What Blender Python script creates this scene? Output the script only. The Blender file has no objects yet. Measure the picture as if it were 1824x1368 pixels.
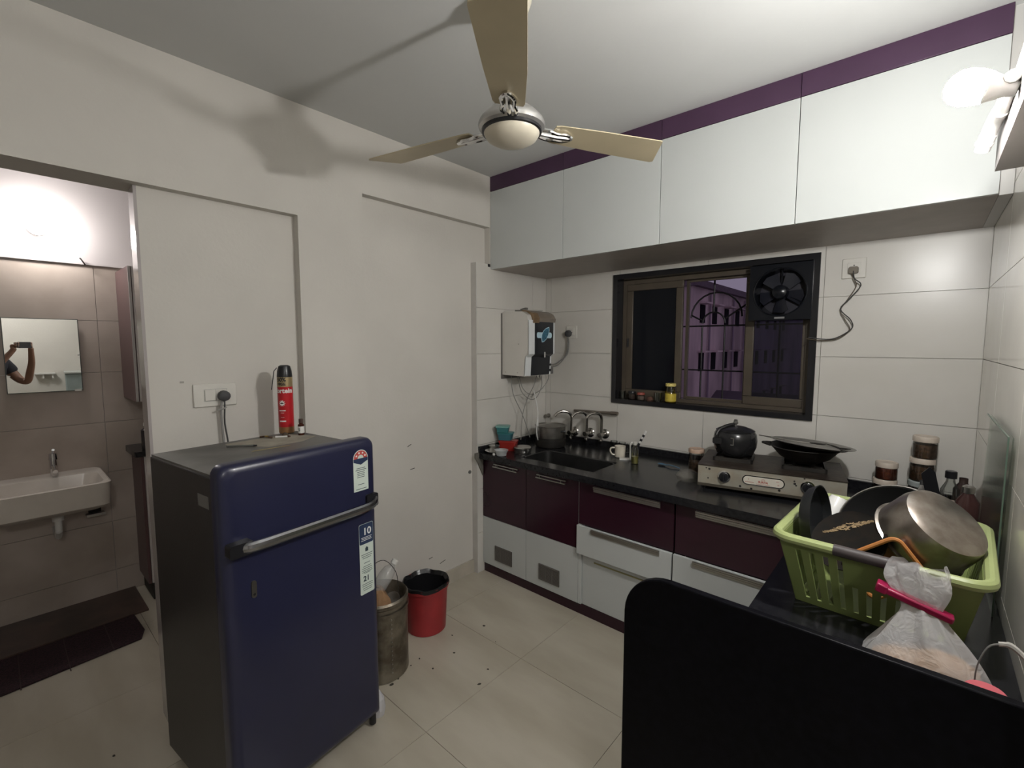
import bpy, bmesh, math, random
from mathutils import Vector, Matrix
random.seed(7)
C = bpy.context.scene.collection
SC = bpy.context.scene
PI = math.pi

# ---------------------------------------------------------------- camera
f_px = 824.74
cd = bpy.data.cameras.new('camera'); cam = bpy.data.objects.new('camera', cd); C.objects.link(cam)
cd.sensor_width = 36.0; cd.lens = 36.0 * f_px / 1824.0; cd.clip_start = 0.005; cd.clip_end = 300
CAM = Vector((2.2812, -2.9708, 1.6187))
cam.location = CAM
cam.rotation_euler = (1.485236, 0.0, 0.727585)
SC.camera = cam

# ---------------------------------------------------------------- world, exposure, lights
w = bpy.data.worlds.new('dusk'); SC.world = w; w.use_nodes = True
bg = w.node_tree.nodes['Background']; bg.inputs[0].default_value = (0.205, 0.172, 0.245, 1); bg.inputs[1].default_value = 0.85
SC.view_settings.view_transform = 'Standard'; SC.view_settings.look = 'None'
SC.view_settings.gamma = 1; SC.view_settings.use_curve_mapping = False
SC.view_settings.exposure = 0.0

# two lamps and an added hall fill are glowing meshes; their strength is set here and used by the lamp builders
KL = Vector((2.315, -1.60, 2.145))
BL = Vector((-1.445, -2.755, 2.275))
LL = Vector((3.45, -3.35, 2.38))
KITCHEN = ((1.0, 0.99, 0.97), 985.0)
BATH = ((1.0, 0.955, 0.93), 135.0)
HALL_FILL = ((1.0, 0.985, 0.96), 66.0)

# ---------------------------------------------------------------- materials
MATS = {}
def mat(name, col, rough=0.5, metal=0.0, var=0.0, scale=8.0, bump=0.0, bscale=40.0, spec=0.5, trans=0.0,
        alpha=1.0, emit=None, estr=0.0, coat=0.0, stretch=(1, 1, 1), col2=None, detail=4.0, ior=1.45):
    if name in MATS: return MATS[name]
    m = bpy.data.materials.new(name); m.use_nodes = True; nt = m.node_tree; p = nt.nodes['Principled BSDF']
    p.inputs['Roughness'].default_value = rough; p.inputs['Metallic'].default_value = metal
    p.inputs['Specular IOR Level'].default_value = spec; p.inputs['IOR'].default_value = ior
    p.inputs['Coat Weight'].default_value = coat
    p.inputs['Transmission Weight'].default_value = trans; p.inputs['Alpha'].default_value = alpha
    if emit: p.inputs['Emission Color'].default_value = (*emit, 1); p.inputs['Emission Strength'].default_value = estr
    tc = nt.nodes.new('ShaderNodeTexCoord'); mp = nt.nodes.new('ShaderNodeMapping')
    nt.links.new(tc.outputs['Object'], mp.inputs[0]); mp.inputs['Scale'].default_value = stretch
    c2 = col2 if col2 else tuple(max(0, c * (1 - var)) for c in col)
    n = nt.nodes.new('ShaderNodeTexNoise'); n.inputs['Scale'].default_value = scale; n.inputs['Detail'].default_value = detail
    nt.links.new(mp.outputs[0], n.inputs['Vector'])
    r = nt.nodes.new('ShaderNodeValToRGB'); r.color_ramp.elements[0].position = .35; r.color_ramp.elements[1].position = .65
    r.color_ramp.elements[0].color = (*c2, 1); r.color_ramp.elements[1].color = (*col, 1)
    nt.links.new(n.outputs[0], r.inputs[0]); nt.links.new(r.outputs[0], p.inputs['Base Color'])
    if bump:
        n2 = nt.nodes.new('ShaderNodeTexNoise'); n2.inputs['Scale'].default_value = bscale
        nt.links.new(mp.outputs[0], n2.inputs['Vector'])
        b = nt.nodes.new('ShaderNodeBump'); b.inputs['Strength'].default_value = bump; b.inputs['Distance'].default_value = .004
        nt.links.new(n2.outputs[0], b.inputs['Height']); nt.links.new(b.outputs[0], p.inputs['Normal'])
    MATS[name] = m; return m
def thin_glass(name, tint, gloss=0.12, rough=0.02):
    if name in MATS: return MATS[name]
    m = bpy.data.materials.new(name); m.use_nodes = True; nt = m.node_tree
    nt.nodes.remove(nt.nodes['Principled BSDF']); out = nt.nodes['Material Output']
    t = nt.nodes.new('ShaderNodeBsdfTransparent'); t.inputs[0].default_value = (*tint, 1)
    g = nt.nodes.new('ShaderNodeBsdfGlossy'); g.inputs['Roughness'].default_value = rough
    lw = nt.nodes.new('ShaderNodeLayerWeight'); lw.inputs[0].default_value = .35
    ma = nt.nodes.new('ShaderNodeMath'); ma.operation = 'MULTIPLY_ADD'; ma.inputs[1].default_value = .7; ma.inputs[2].default_value = gloss * .4
    nt.links.new(lw.outputs['Fresnel'], ma.inputs[0])
    mx = nt.nodes.new('ShaderNodeMixShader'); nt.links.new(ma.outputs[0], mx.inputs[0])
    nt.links.new(t.outputs[0], mx.inputs[1]); nt.links.new(g.outputs[0], mx.inputs[2]); nt.links.new(mx.outputs[0], out.inputs[0])
    MATS[name] = m; return m
def film(name, col, opac, rough=.3):
    m = bpy.data.materials.new(name); m.use_nodes = True; nt = m.node_tree; p = nt.nodes['Principled BSDF']
    p.inputs['Base Color'].default_value = (*col, 1); p.inputs['Roughness'].default_value = rough
    out = nt.nodes['Material Output']; t = nt.nodes.new('ShaderNodeBsdfTransparent')
    nz = nt.nodes.new('ShaderNodeTexNoise'); nz.inputs['Scale'].default_value = 26; nz.inputs['Distortion'].default_value = 2.5; bp = nt.nodes.new('ShaderNodeBump'); bp.inputs['Strength'].default_value = .35; bp.inputs['Distance'].default_value = .01
    tcc = nt.nodes.new('ShaderNodeTexCoord'); nt.links.new(tcc.outputs['Object'], nz.inputs['Vector']); nt.links.new(nz.outputs[0], bp.inputs['Height']); nt.links.new(bp.outputs[0], p.inputs['Normal'])
    mx = nt.nodes.new('ShaderNodeMixShader'); mx.inputs[0].default_value = opac
    nt.links.new(t.outputs[0], mx.inputs[1]); nt.links.new(p.outputs[0], mx.inputs[2]); nt.links.new(mx.outputs[0], out.inputs[0])
    MATS[name] = m; return m

wall_m = mat('painted_wall', (.58, .555, .51), .75, var=.07, scale=2.2, bump=.15, bscale=60)
ceil_m = mat('ceiling_paint', (.57, .575, .565), .85, var=.05, scale=1.5, bump=.1)
bathp_m = mat('bath_paint', (.50, .465, .46), .8, var=.05, scale=2)
tile_m = mat('wall_tile', (.60, .58, .54), .30, var=.10, scale=3.0, bump=.03, bscale=14, col2=(.56, .54, .495))
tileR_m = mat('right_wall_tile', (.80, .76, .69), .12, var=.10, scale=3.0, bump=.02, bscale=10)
btile_m = mat('bath_tile', (.48, .415, .365), .28, scale=2.5, col2=(.35, .295, .25))
grout_m = mat('grout', (.25, .23, .20), .9, var=.3)
floor_m = mat('floor_tile', (.47, .43, .355), .22, scale=1.6, col2=(.40, .36, .29), stretch=(1.0, 3.2, 1), detail=9)
purple_m = mat('purple_laminate', (.030, .008, .016), .22, var=.1)
band_m = mat('purple_band', (.060, .028, .060), .28, var=.1)
white_m = mat('white_laminate', (.50, .52, .51), .22, var=.04, scale=2)
under_m = mat('cabinet_underside', (.42, .38, .35), .5, var=.1)
granite_m = mat('black_granite', (.008, .008, .010), .2, spec=.35, scale=60, col2=(.016, .016, .018))
slab_m = mat('slab_granite', (.003, .003, .004), .32, spec=.08, scale=60, col2=(.005, .005, .007))
steel_m = mat('steel', (.55, .54, .52), .28, 1.0, var=.15, scale=12)
steeld_m = mat('dull_steel', (.42, .40, .37), .36, 1.0, var=.4, scale=9, bump=.05)
chrome_m = mat('chrome', (.75, .75, .75), .10, 1.0)
alu_m = mat('aluminium', (.45, .44, .42), .38, 1.0, stretch=(1, 1, 12))
black_m = mat('black_plastic', (.012, .012, .014), .3)
soot_m = mat('sooty_black', (.014, .013, .012), .5, scale=14, col2=(.028, .024, .02), bump=.2)
whitep_m = mat('white_plastic', (.66, .65, .62), .35, var=.05)
offw_m = mat('socket_white', (.62, .60, .55), .35, var=.05)
frame_m = mat('window_aluminium', (.085, .068, .050), .42, var=.2)
lining_m = mat('window_granite', (.012, .012, .014), .2)
dark_m = mat('dark_matte', (.02, .018, .016), .6)  # plain dark tone for carcasses, hooks and openings

# ---------------------------------------------------------------- geometry helpers
class B:
    def __init__(s): s.bm = bmesh.new(); s.k = 0
    def _f(s, vs, i=None):
        try:
            f = s.bm.faces.new(vs); f.material_index = s.k; f.smooth = True; return f
        except ValueError: return None
    def mi(s, k): s.k = k; return s
    def box(s, x0, x1, y0, y1, z0, z1, M=None):
        P = [Vector((x, y, z)) for x in (x0, x1) for y in (y0, y1) for z in (z0, z1)]
        if M is not None: P = [M @ p for p in P]
        v = [s.bm.verts.new(p) for p in P]
        for q in ((0, 1, 3, 2), (4, 6, 7, 5), (0, 4, 5, 1), (2, 3, 7, 6), (0, 2, 6, 4), (1, 5, 7, 3)): s._f([v[i] for i in q])
        return s
    def rbox(s, x0, x1, y0, y1, z0, z1, r, ax='z', n=4, M=None):
        # box with edges rounded about one axis
        lo = {'x': (y0, z0), 'y': (x0, z0), 'z': (x0, y0)}[ax]; hi = {'x': (y1, z1), 'y': (x1, z1), 'z': (x1, y1)}[ax]
        e = {'x': (x0, x1), 'y': (y0, y1), 'z': (z0, z1)}[ax]; pts = []
        for cx, cy, a0 in ((hi[0] - r, hi[1] - r, 0), (lo[0] + r, hi[1] - r, 90), (lo[0] + r, lo[1] + r, 180), (hi[0] - r, lo[1] + r, 270)):
            for i in range(n + 1):
                a = math.radians(a0 + 90 * i / n); pts.append((cx + r * math.cos(a), cy + r * math.sin(a)))
        return s.prism(pts, e[0], e[1], ax, M)
    def prism(s, pts, e0, e1, ax='z', M=None):
        def mk(p, e):
            v = {'x': (e, p[0], p[1]), 'y': (p[0], e, p[1]), 'z': (p[0], p[1], e)}[ax]; v = Vector(v)
            return s.bm.verts.new(M @ v if M is not None else v)
        a = [mk(p, e0) for p in pts]; b = [mk(p, e1) for p in pts]; n = len(pts)
        s._f(a[::-1]); s._f(b)
        for i in range(n): s._f([a[i], a[(i + 1) % n], b[(i + 1) % n], b[i]])
        return s
    def lathe(s, prof, c=(0, 0, 0), seg=24, M=None, cap=True):
        # prof: [(r,z)...] about local z at c
        rings = []
        for r, z in prof:
            ring = []
            for i in range(seg):
                a = 2 * PI * i / seg; p = Vector((c[0] + r * math.cos(a), c[1] + r * math.sin(a), c[2] + z))
                ring.append(s.bm.verts.new(M @ p if M is not None else p))
            rings.append(ring)
        for a, b in zip(rings, rings[1:]):
            for i in range(seg): s._f([a[i], a[(i + 1) % seg], b[(i + 1) % seg], b[i]])
        if cap: s._f(rings[0][::-1]); s._f(rings[-1])
        return s
    def cyl(s, p0, p1, r0, r1=None, seg=14):
        r1 = r0 if r1 is None else r1; p0 = Vector(p0); p1 = Vector(p1); d = p1 - p0
        M = Matrix.Translation(p0) @ d.to_track_quat('Z', 'Y').to_matrix().to_4x4()
        return s.lathe([(r0, 0), (r1, d.length)], seg=seg, M=M)
    def tube(s, pts, r, seg=8, closed=False, sub=1):
        pts = [Vector(p) for p in pts]
        if sub > 1:
            q = []; n = len(pts); rng = n if closed else n - 1
            for i in range(rng):
                p0 = pts[(i - 1) % n] if (closed or i > 0) else pts[0]; p1 = pts[i]; p2 = pts[(i + 1) % n]
                p3 = pts[(i + 2) % n] if (closed or i + 2 < n) else pts[-1]
                for k in range(sub):
                    t = k / sub
                    q.append(.5 * ((2 * p1) + (p2 - p0) * t + (2 * p0 - 5 * p1 + 4 * p2 - p3) * t * t + (3 * p1 - p0 - 3 * p2 + p3) * t ** 3))
            if not closed: q.append(pts[-1])
            pts = q
        n = len(pts); rings = []; up = Vector((0, 0, 1)); prev = None
        for i, p in enumerate(pts):
            if closed: t = pts[(i + 1) % n] - pts[(i - 1) % n]
            else: t = pts[min(i + 1, n - 1)] - pts[max(i - 1, 0)]
            t.normalize()
            if prev is None:
                a = up if abs(t.z) < .9 else Vector((1, 0, 0)); u = t.cross(a).normalized()
            else: u = (prev - t * prev.dot(t)).normalized()
            prev = u; v = t.cross(u); rr = r[min(i, len(r) - 1)] if isinstance(r, (list, tuple)) else r
            rings.append([s.bm.verts.new(p + (u * math.cos(2 * PI * k / seg) + v * math.sin(2 * PI * k / seg)) * rr) for k in range(seg)])
        rng = n if closed else n - 1
        for i in range(rng):
            a = rings[i]; b = rings[(i + 1) % n]
            for k in range(seg): s._f([a[k], a[(k + 1) % seg], b[(k + 1) % seg], b[k]])
        if not closed: s._f(rings[0][::-1]); s._f(rings[-1])
        return s
    def build(s, name, m, parent=None, loc=None, ang=35, mods=None, fixn=True):
        if fixn: bmesh.ops.recalc_face_normals(s.bm, faces=s.bm.faces)
        me = bpy.data.meshes.new(name); s.bm.to_mesh(me); s.bm.free()
        for x in (m if isinstance(m, (list, tuple)) else [m]): me.materials.append(x)
        me.set_sharp_from_angle(angle=math.radians(ang))
        o = bpy.data.objects.new(name, me); C.objects.link(o)
        if parent: o.parent = parent
        if loc: o.location = loc
        return o
def bevel(o, wd, seg=2):
    md = o.modifiers.new('bevel', 'BEVEL'); md.width = wd; md.segments = seg; md.limit_method = 'ANGLE'; md.angle_limit = math.radians(40); return o
def thing(name, label, cat, loc=(0, 0, 0), rz=0, group=None):
    o = bpy.data.objects.new(name, None); o.empty_display_size = .05; C.objects.link(o); o.location = loc
    o.rotation_euler = (0, 0, rz) if not isinstance(rz, (tuple, list)) else rz
    o['label'] = label; o['category'] = cat
    if group: o['group'] = group
    return o
def tag(o, label, cat, group=None):
    o['label'] = label; o['category'] = cat
    if group: o['group'] = group
    return o
def struct(o): o['kind'] = 'structure'; return o
def lab(o, t): o['label'] = t; return o
def text(s, size, m, parent, M, name='lettering', wrap=None, depth=.0004, bold=0.0):
    cu = bpy.data.curves.new(name, 'FONT'); cu.body = s; cu.size = size; cu.extrude = depth; cu.align_x = 'CENTER'; cu.align_y = 'CENTER'
    cu.offset = bold; cu.resolution_u = 3
    ob = bpy.data.objects.new('tmp', cu); C.objects.link(ob)
    dg = bpy.context.evaluated_depsgraph_get(); me = bpy.data.meshes.new_from_object(ob.evaluated_get(dg))
    C.objects.unlink(ob); bpy.data.objects.remove(ob)
    if wrap:
        bm = bmesh.new(); bm.from_mesh(me)
        bmesh.ops.subdivide_edges(bm, edges=[e for e in bm.edges if abs(e.verts[0].co.x - e.verts[1].co.x) > .008], cuts=3)
        for v in bm.verts:   # wrap about the z axis of radius `wrap`; x -> angle, y -> z
            a = v.co.x / wrap; r = wrap + v.co.z; v.co = Vector((r * math.sin(a), -r * math.cos(a), v.co.y))
        bm.to_mesh(me); bm.free()
    me.transform(M); me.materials.clear(); me.materials.append(m)
    o = bpy.data.objects.new(name, me); C.objects.link(o); o.parent = parent; return o
def frameM(o, xdir, ydir):
    x = Vector(xdir).normalized(); y = Vector(ydir).normalized(); z = x.cross(y)
    M = Matrix((x, y, z)).transposed().to_4x4(); M.translation = Vector(o); return M

# ================================================================ ROOM SHELL
H = 2.753; W = 2.477
def wall(name, boxes, m=wall_m):
    b = B()
    for q in boxes: b.box(*q)
    return struct(b.build(name, m))
LM = Vector((0, 0, 0))
wall_left = wall('wall_left', [
    (-.135, -.05, -2.555, 0.0, 0, 2.235), (-.175, -.05, -3.45, 0.0, 2.235, H),
    (-.05, 0, -3.45, 0.0, 2.417, H), (-.05, 0, -3.45, -1.606, 2.235, 2.417), (-.05, 0, -.640, 0.0, 2.168, 2.417),
    (-.05, 0, -1.953, -1.606, 0, 2.235), (-.05, -.008, -.77, 0.0, 0, 2.168), (-.175, 0, -4.6, -3.45, 0, H)])
wx0, wx1, wz0, wz1 = .605, 1.84, 1.2, 2.105
wall_back = wall('wall_back', [(-.175, wx0, .008, .32, 0, H), (wx1, W + .15, .008, .32, 0, H), (wx0, wx1, .008, .32, 0, wz0), (wx0, wx1, .008, .32, wz1, H)])
wall_right = wall('wall_right', [(W + .008, W + .15, -1.90, .008, 0, H)])
wall_bath_back = wall('wall_bath_back', [(-1.72, -1.578, -4.6, -2.0, 0, H), (-1.578, -1.565, -4.6, -2.0, 2.11, H)], bathp_m)
wall('wall_bath_side', [(-1.72, -.135, -2.0, -1.85, 0, H)], bathp_m)
wall('wall_bath_front', [(-1.72, -.175, -4.6, -4.45, 0, H)], bathp_m)
wall('wall_front', [(-.175, 4.5, -4.75, -4.6, 0, H)])
wall('wall_hall', [(4.35, 4.5, -4.6, -1.0, 0, H)])
wall('wall_hall_side', [(W + .15, 4.5, -1.15, -1.0, 0, H)])
floor = wall('floor', [(-1.72, 4.5, -4.75, .2, -.06, -.006)], grout_m)
ceiling = wall('ceiling', [(-1.72, 4.5, -4.75, .2, H, H + .1)], ceil_m)

def tile_grid(parent, us, vs, mk, m, holes=(), cut=None, g=.0012):
    for u0, u1 in zip(us, us[1:]):
        for v0, v1 in zip(vs, vs[1:]):
            rects = [(u0 + g, u1 - g, v0 + g, v1 - g)]
            for hx0, hx1, hz0, hz1 in holes:
                out = []
                for a0, a1, b0, b1 in rects:
                    if hx1 <= a0 or hx0 >= a1 or hz1 <= b0 or hz0 >= b1: out.append((a0, a1, b0, b1)); continue
                    if a0 < hx0: out.append((a0, hx0, b0, b1))
                    if hx1 < a1: out.append((hx1, a1, b0, b1))
                    m0, m1 = max(a0, hx0), min(a1, hx1)
                    if b0 < hz0: out.append((m0, m1, b0, hz0))
                    if hz1 < b1: out.append((m0, m1, hz1, b1))
                rects = out
            rects = [r for r in rects if r[1] - r[0] > .004 and r[3] - r[2] > .004]
            if not rects: continue
            b = B()
            for r in rects: mk(b, *r)
            b.build('tile', m, parent)
rows = [0, .29, .605, .92, 1.235, 1.552, 1.868, 2.17]
tile_grid(wall_back, [0, .05, .65, 1.255, 1.86, W], rows, lambda b, a0, a1, b0, b1: b.box(a0, a1, 0, .009, b0, b1), tile_m, holes=[(wx0, wx1, wz0, wz1)])
tile_grid(wall_left, [-.77, -.17, 0], rows, lambda b, a0, a1, b0, b1: b.box(-.009, 0, a0, a1, b0, b1), tile_m)
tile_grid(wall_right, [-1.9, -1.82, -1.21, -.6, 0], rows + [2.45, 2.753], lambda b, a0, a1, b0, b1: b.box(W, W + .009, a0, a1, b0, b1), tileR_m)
tile_grid(wall_bath_back, [-4.45, -3.72, -3.12, -2.52, -2.0], [0, .16, .483, .805, 1.128, 1.445, 1.765, 2.1], lambda b, a0, a1, b0, b1: b.box(-1.579, -1.57, a0, a1, b0, b1), btile_m)
fx = [-1.57, -1.02, -.41, .20, .81, 1.42, 2.03, 2.64, 3.25, 3.86, 4.35]; fy = [-4.6, -4.3, -3.69, -3.08, -2.47, -1.86, -1.25, -.64, 0]
tile_grid(floor, fx, fy, lambda b, a0, a1, b0, b1: b.box(a0, a1, b0, b1, -.01, 0), floor_m, g=.001)

# ledge above the bath tiles, skirting
struct(B().box(-1.565, -1.558, -4.45, -2.0, 2.10, 2.114).build('trim_1', bathp_m))
skirt_m = mat('skirting_tile', (.46, .42, .35), .3, var=.15)
bb = struct(B().box(-.049, -.036, -1.606, -.77, 0, .092).build('baseboard_left', skirt_m))
struct(B().box(0.001, .013, -1.953, -1.606, 0, .092).build('baseboard_pillar', skirt_m))
struct(B().box(-.049, -.036, -2.555, -1.953, 0, .092).build('baseboard_stub', skirt_m))
# metal edge trim of the tiled part by the counter
struct(B().box(-.0495, .002, -.775, -.7705, .0, 2.168).build('trim_2', mat('edge_trim', (.55, .53, .50), .4, var=.1)))
# dirt marks / chipped plaster on the recessed panel
for i, (y, z, l, a) in enumerate([(-.72, .30, .035, 1.2), (-.74, .27, .02, .3), (-1.05, .17, .05, .2), (-1.15, .23, .03, .1), (-1.30, 1.0, .03, .4), (-1.28, .85, .035, .1)]):
    M = Matrix.Translation((-.0505, y, z)) @ Matrix.Rotation(a, 4, 'X')
    o = B().box(0, .0012, -l / 2, l / 2, -.002, .002, M=M).build('paint_chip', dark_m, wall_left)

struct(B().box(-.137, -.047, -2.566, -2.5555, 0, 2.234).build('trim_5', mat('door_frame_gloss', (.40, .365, .355), .16, var=.05)))
# threshold step in the bath, dark red-brown stone
step_m = mat('bath_threshold', (.10, .062, .05), .35, scale=6, col2=(.05, .035, .028))
struct(B().box(-1.57, -1.17, -4.45, -2.43, 0, .012).build('trim_3', step_m))

# ================================================================ WINDOW
win = struct(bpy.data.objects.new('window_1', None)); C.objects.link(win)
fw = .042
def ring(b, x0, x1, z0, z1, y0, y1, t, tb=None):
    tb = tb or t
    b.box(x0, x1, y0, y1, z0, z0 + tb); b.box(x0, x1, y0, y1, z1 - t, z1)
    b.box(x0, x0 + t, y0, y1, z0 + tb, z1 - t); b.box(x1 - t, x1, y0, y1, z0 + tb, z1 - t); return b
ring(B(), wx0, wx1, wz0, wz1, -.012, .32, .034, .03).build('window_lining', lining_m, win)
ring(B(), .640, 1.805, 1.231, 2.070, .075, .155, .03, .022).build('window_frame', frame_m, win)
def sash(x0, x1, y0, y1, z0, z1, t, gm, name='sash'):
    o = ring(B(), x0, x1, z0, z1, y0, y1, t).build(name, frame_m, win); bevel(o, .004)
    B().box(x0 + t * .9, x1 - t * .9, (y0 + y1) / 2 - .002, (y0 + y1) / 2 + .002, z0 + t * .9, z1 - t * .9).build('pane', gm, o)
    return o
dark_glass = mat('dark_glass', (.006, .007, .010), .08, spec=.15)
tint_glass = thin_glass('tinted_glass', (.30, .30, .42), .05)
s1 = sash(.668, 1.072, .078, .100, 1.252, 2.040, .047, dark_glass)
B().rbox(.678, .690, .066, .078, 1.60, 1.66, .004).build('latch', black_m, s1)
ring(B(), 1.075, 1.46, 1.252, 2.045, .128, .150, .018).build('inner_frame', frame_m, win)
s2 = sash(1.452, 1.803, .100, .124, 1.252, 2.040, .05, tint_glass)
# iron grille outside
iron_m = mat('iron_bar', (.012, .010, .012), .5)
gr = thing('window_grille', 'black iron grille with arched bars outside the kitchen window', 'window grille', (0, .29, 0))
def bar(pts, r=.006, sub=1, name='bar'): B().tube(pts, r, 6, sub=sub).build(name, iron_m, gr)
for x in (.75, .98, 1.128, 1.275, 1.41, 1.60, 1.74): bar([(x, 0, 1.225), (x, 0, 1.74 if x in (1.128, 1.275) else 2.074)])
for z in (1.235, 1.441, 1.743, 2.066): bar([(.636, 0, z), (1.809, 0, z)])
bar([(1.05 + .165 - .165 * math.cos(PI * k / 12), 0, 1.80 + .165 * math.sin(PI * k / 12)) for k in range(13)], name='arch_bar')
bar([(1.128 + .0735 - .0735 * math.cos(PI * k / 10), 0, 1.76 + .075 * math.sin(PI * k / 10)) for k in range(11)], name='arch_bar')
bar([(1.20, 0, 1.835), (1.20, 0, 2.074)]); bar([(1.275, 0, 1.79), (1.41, 0, 1.88)]); bar([(1.125, 0, 1.78), (1.05, 0, 1.82)])
for s in (1,): bar([(1.60 - .12 * math.cos(PI * k / 10), 0, 1.78 + .14 * math.sin(PI * k / 10)) for k in range(11)], name='arch_bar')

# building seen through the window
bld_m = mat('rendered_facade', (.72, .57, .58), .9, scale=.35, col2=(.30, .235, .245), stretch=(1, 1, .35), detail=8)
bw_m = mat('facade_window_dark', (.012, .010, .014), .9, spec=.1)
bl = thing('apartment_building', 'stained pinkish apartment block with small dark windows, seen through the kitchen window', 'building', (-8.6, 34, -10))
B().box(-8, 0, -8, 30, 0, 15.2).build('facade', bld_m, bl)
B().box(-8.2, .35, -8.2, 30.2, 15.2, 15.6).build('parapet', mat('parapet', (.16, .12, .15), .9, var=.3), bl)
for k, zf in enumerate((3.0, 6.2, 9.9, 13.0)):
    for i, y in enumerate((-6.3, -4.0, -1.5, 1.1, 4.0, 7.0, 10, 13, 16.5)):
        o = B().box(-.02, .05, y - .42, y + .42, zf, zf + 1.15).build('window', bw_m, bl)
        B().box(0, .5, y - .6, y + .6, zf + 1.2, zf + 1.3).build('sunshade', bld_m, o)
for y in (-5.2, -.2, 2.6, 5.4): B().cyl((.12, y, 0), (.12, y, 15), .07, seg=8).build('drain_pipe', mat('drain_pipe_paint', (.28, .22, .27), .7), bl)
B().prism([(-3, 0), (-.5, 1.0), (2, 0)], -3, 3, 'x').build('lean_to_roof', mat('tin_roof', (.10, .08, .10), .8), bl).location = (2.5, -2.5, 7.4)
struct(B().box(-40, 30, 3, 80, -10.4, -10).build('ground', mat('ground_outside', (.22, .19, .20), .9, var=.3)))
mc = thing('overhead_cable', 'thin dark cables crossing the sky outside the kitchen window', 'cable', (0, 12, 0))
B().tube([(-14, 0, 5.2), (-4, 0, 4.55), (6, 0, 4.9)], .012, 5, sub=6).build('strand', black_m, mc)
B().tube([(-14, .2, 5.6), (-4, .2, 4.85), (6, .2, 5.3)], .010, 5, sub=6).build('strand', black_m, mc)

# ================================================================ OVERHEAD LOFT CABINETS
YU = -.635; ZU = 2.135; ZB = 2.655
places = ['nearest the left wall', 'second from the left wall', 'third from the left wall', 'nearest the lamp and right wall']
for i in range(4):
    x0 = .61 * i + (.002 if i == 0 else 0); x1 = .61 * (i + 1)
    t = thing('overhead_cabinet', 'white overhead loft cabinet under a purple top strip, ' + places[i], 'cabinet', ((x0 + x1) / 2, 0, ZU), group=None)
    h = (x1 - x0) / 2
    B().box(-h, h, YU + .02, -.001, 0, H - ZU - .001).build('body', under_m, t)
    bevel(B().box(-h + .0015, h - .0015, YU, YU + .018, 0, ZB - ZU - .001).build('door', white_m, t), .001)
    bevel(B().box(-h + .0010, h - .0010, YU - .002, YU + .018, ZB - ZU + .001, H - ZU - .001).build('top_panel', band_m, t), .001)
struct(B().box(2.441, W - .001, YU + .03, 0, ZU, H).build('trim_4', mat('filler_white', (.5, .49, .47), .4)))
tag(B().box(-.035, .001, -.66, -.637, 2.15, 2.17).build('hook', black_m, None), 'small black peg at the lower left corner of the loft cabinets', 'peg')

# ================================================================ BASE CABINETS
YC = -.72; ZT = .83
t = thing('base_cabinet', 'purple and white door cabinet under the sink, beside the left wall', 'cabinet', (.2, 0, 0))
def handle_bar(p, x0, x1, y, z):
    B().box(x0, x1, y - .012, y, z - .003, z + .003).box(x0, x1, y - .022, y - .014, z - .018, z - .012).box(x0 + .03, x0 + .034, y - .02, y, z - .015, z - .002).box(x1 - .034, x1 - .03, y - .02, y, z - .015, z - .002).build('handle', alu_m, p)
def grille(p, x0, x1, z0, z1, y):
    gm = mat('grey_vent', (.13, .12, .11), .5)
    o = ring(B(), x0, x1, z0, z1, y - .006, y, .007).build('vent', gm, p)
    b = B(); n = 3
    for k in range(1, n): xx = x0 + (x1 - x0) * k / n; b.box(xx - .003, xx + .003, y - .005, y, z0, z1)
    for k in range(1, 12): zz = z0 + (z1 - z0) * k / 12; b.box(x0, x1, y - .004, y - .001, zz - .0022, zz + .0022)
    b.box(x0, x1, y - .001, y, z0, z1)
    b.build('louvre', gm, p)
def door_unit(t, xc, x0, x1, hx0, hx1, g):
    B().box(x0 - xc, x1 - xc, YC + .019, -.56, .07, .695).build('body', dark_m, t)
    a = x0 - xc + .0015; b_ = x1 - xc - .0015
    d = bevel(B().box(a, b_, YC, YC + .018, .408, ZT - .002).mi(1).box(a, b_, YC, YC + .018, .068, .405).build('door', [purple_m, white_m], t), .001)
    handle_bar(d, hx0 - xc, hx1 - xc, YC, .80)
    grille(d, g[0] - xc, g[1] - xc, .118, .222, YC)
door_unit(t, .2, .001, .398, .115, .334, (.12, .277))
t = thing('base_cabinet', 'purple and white door cabinet under the sink, second from the left wall', 'cabinet', (.6, 0, 0))
door_unit(t, .6, .399, .803, .493, .717, (.508, .669))
edge_m = mat('edge_strip', (.42, .40, .38), .4)
tag(B().box(.8045, .826, YC + .001, YC + .038, .068, ZT).build('filler_panel', white_m), 'narrow white filler strip between the door cabinet and the drawer cabinet', 'panel')
def profile_handle(p, x0, x1, y, z1, hgt=.030):
    # wide extruded grip profile, three ribs
    b = B().box(x0, x1, y - .004, y, z1 - hgt, z1)
    for k in range(3): zz = z1 - hgt * (k + .5) / 3; b.box(x0, x1, y - .012 + .003 * k, y - .003, zz - hgt * .10, zz + hgt * .10)
    b.build('handle', alu_m, p)
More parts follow.
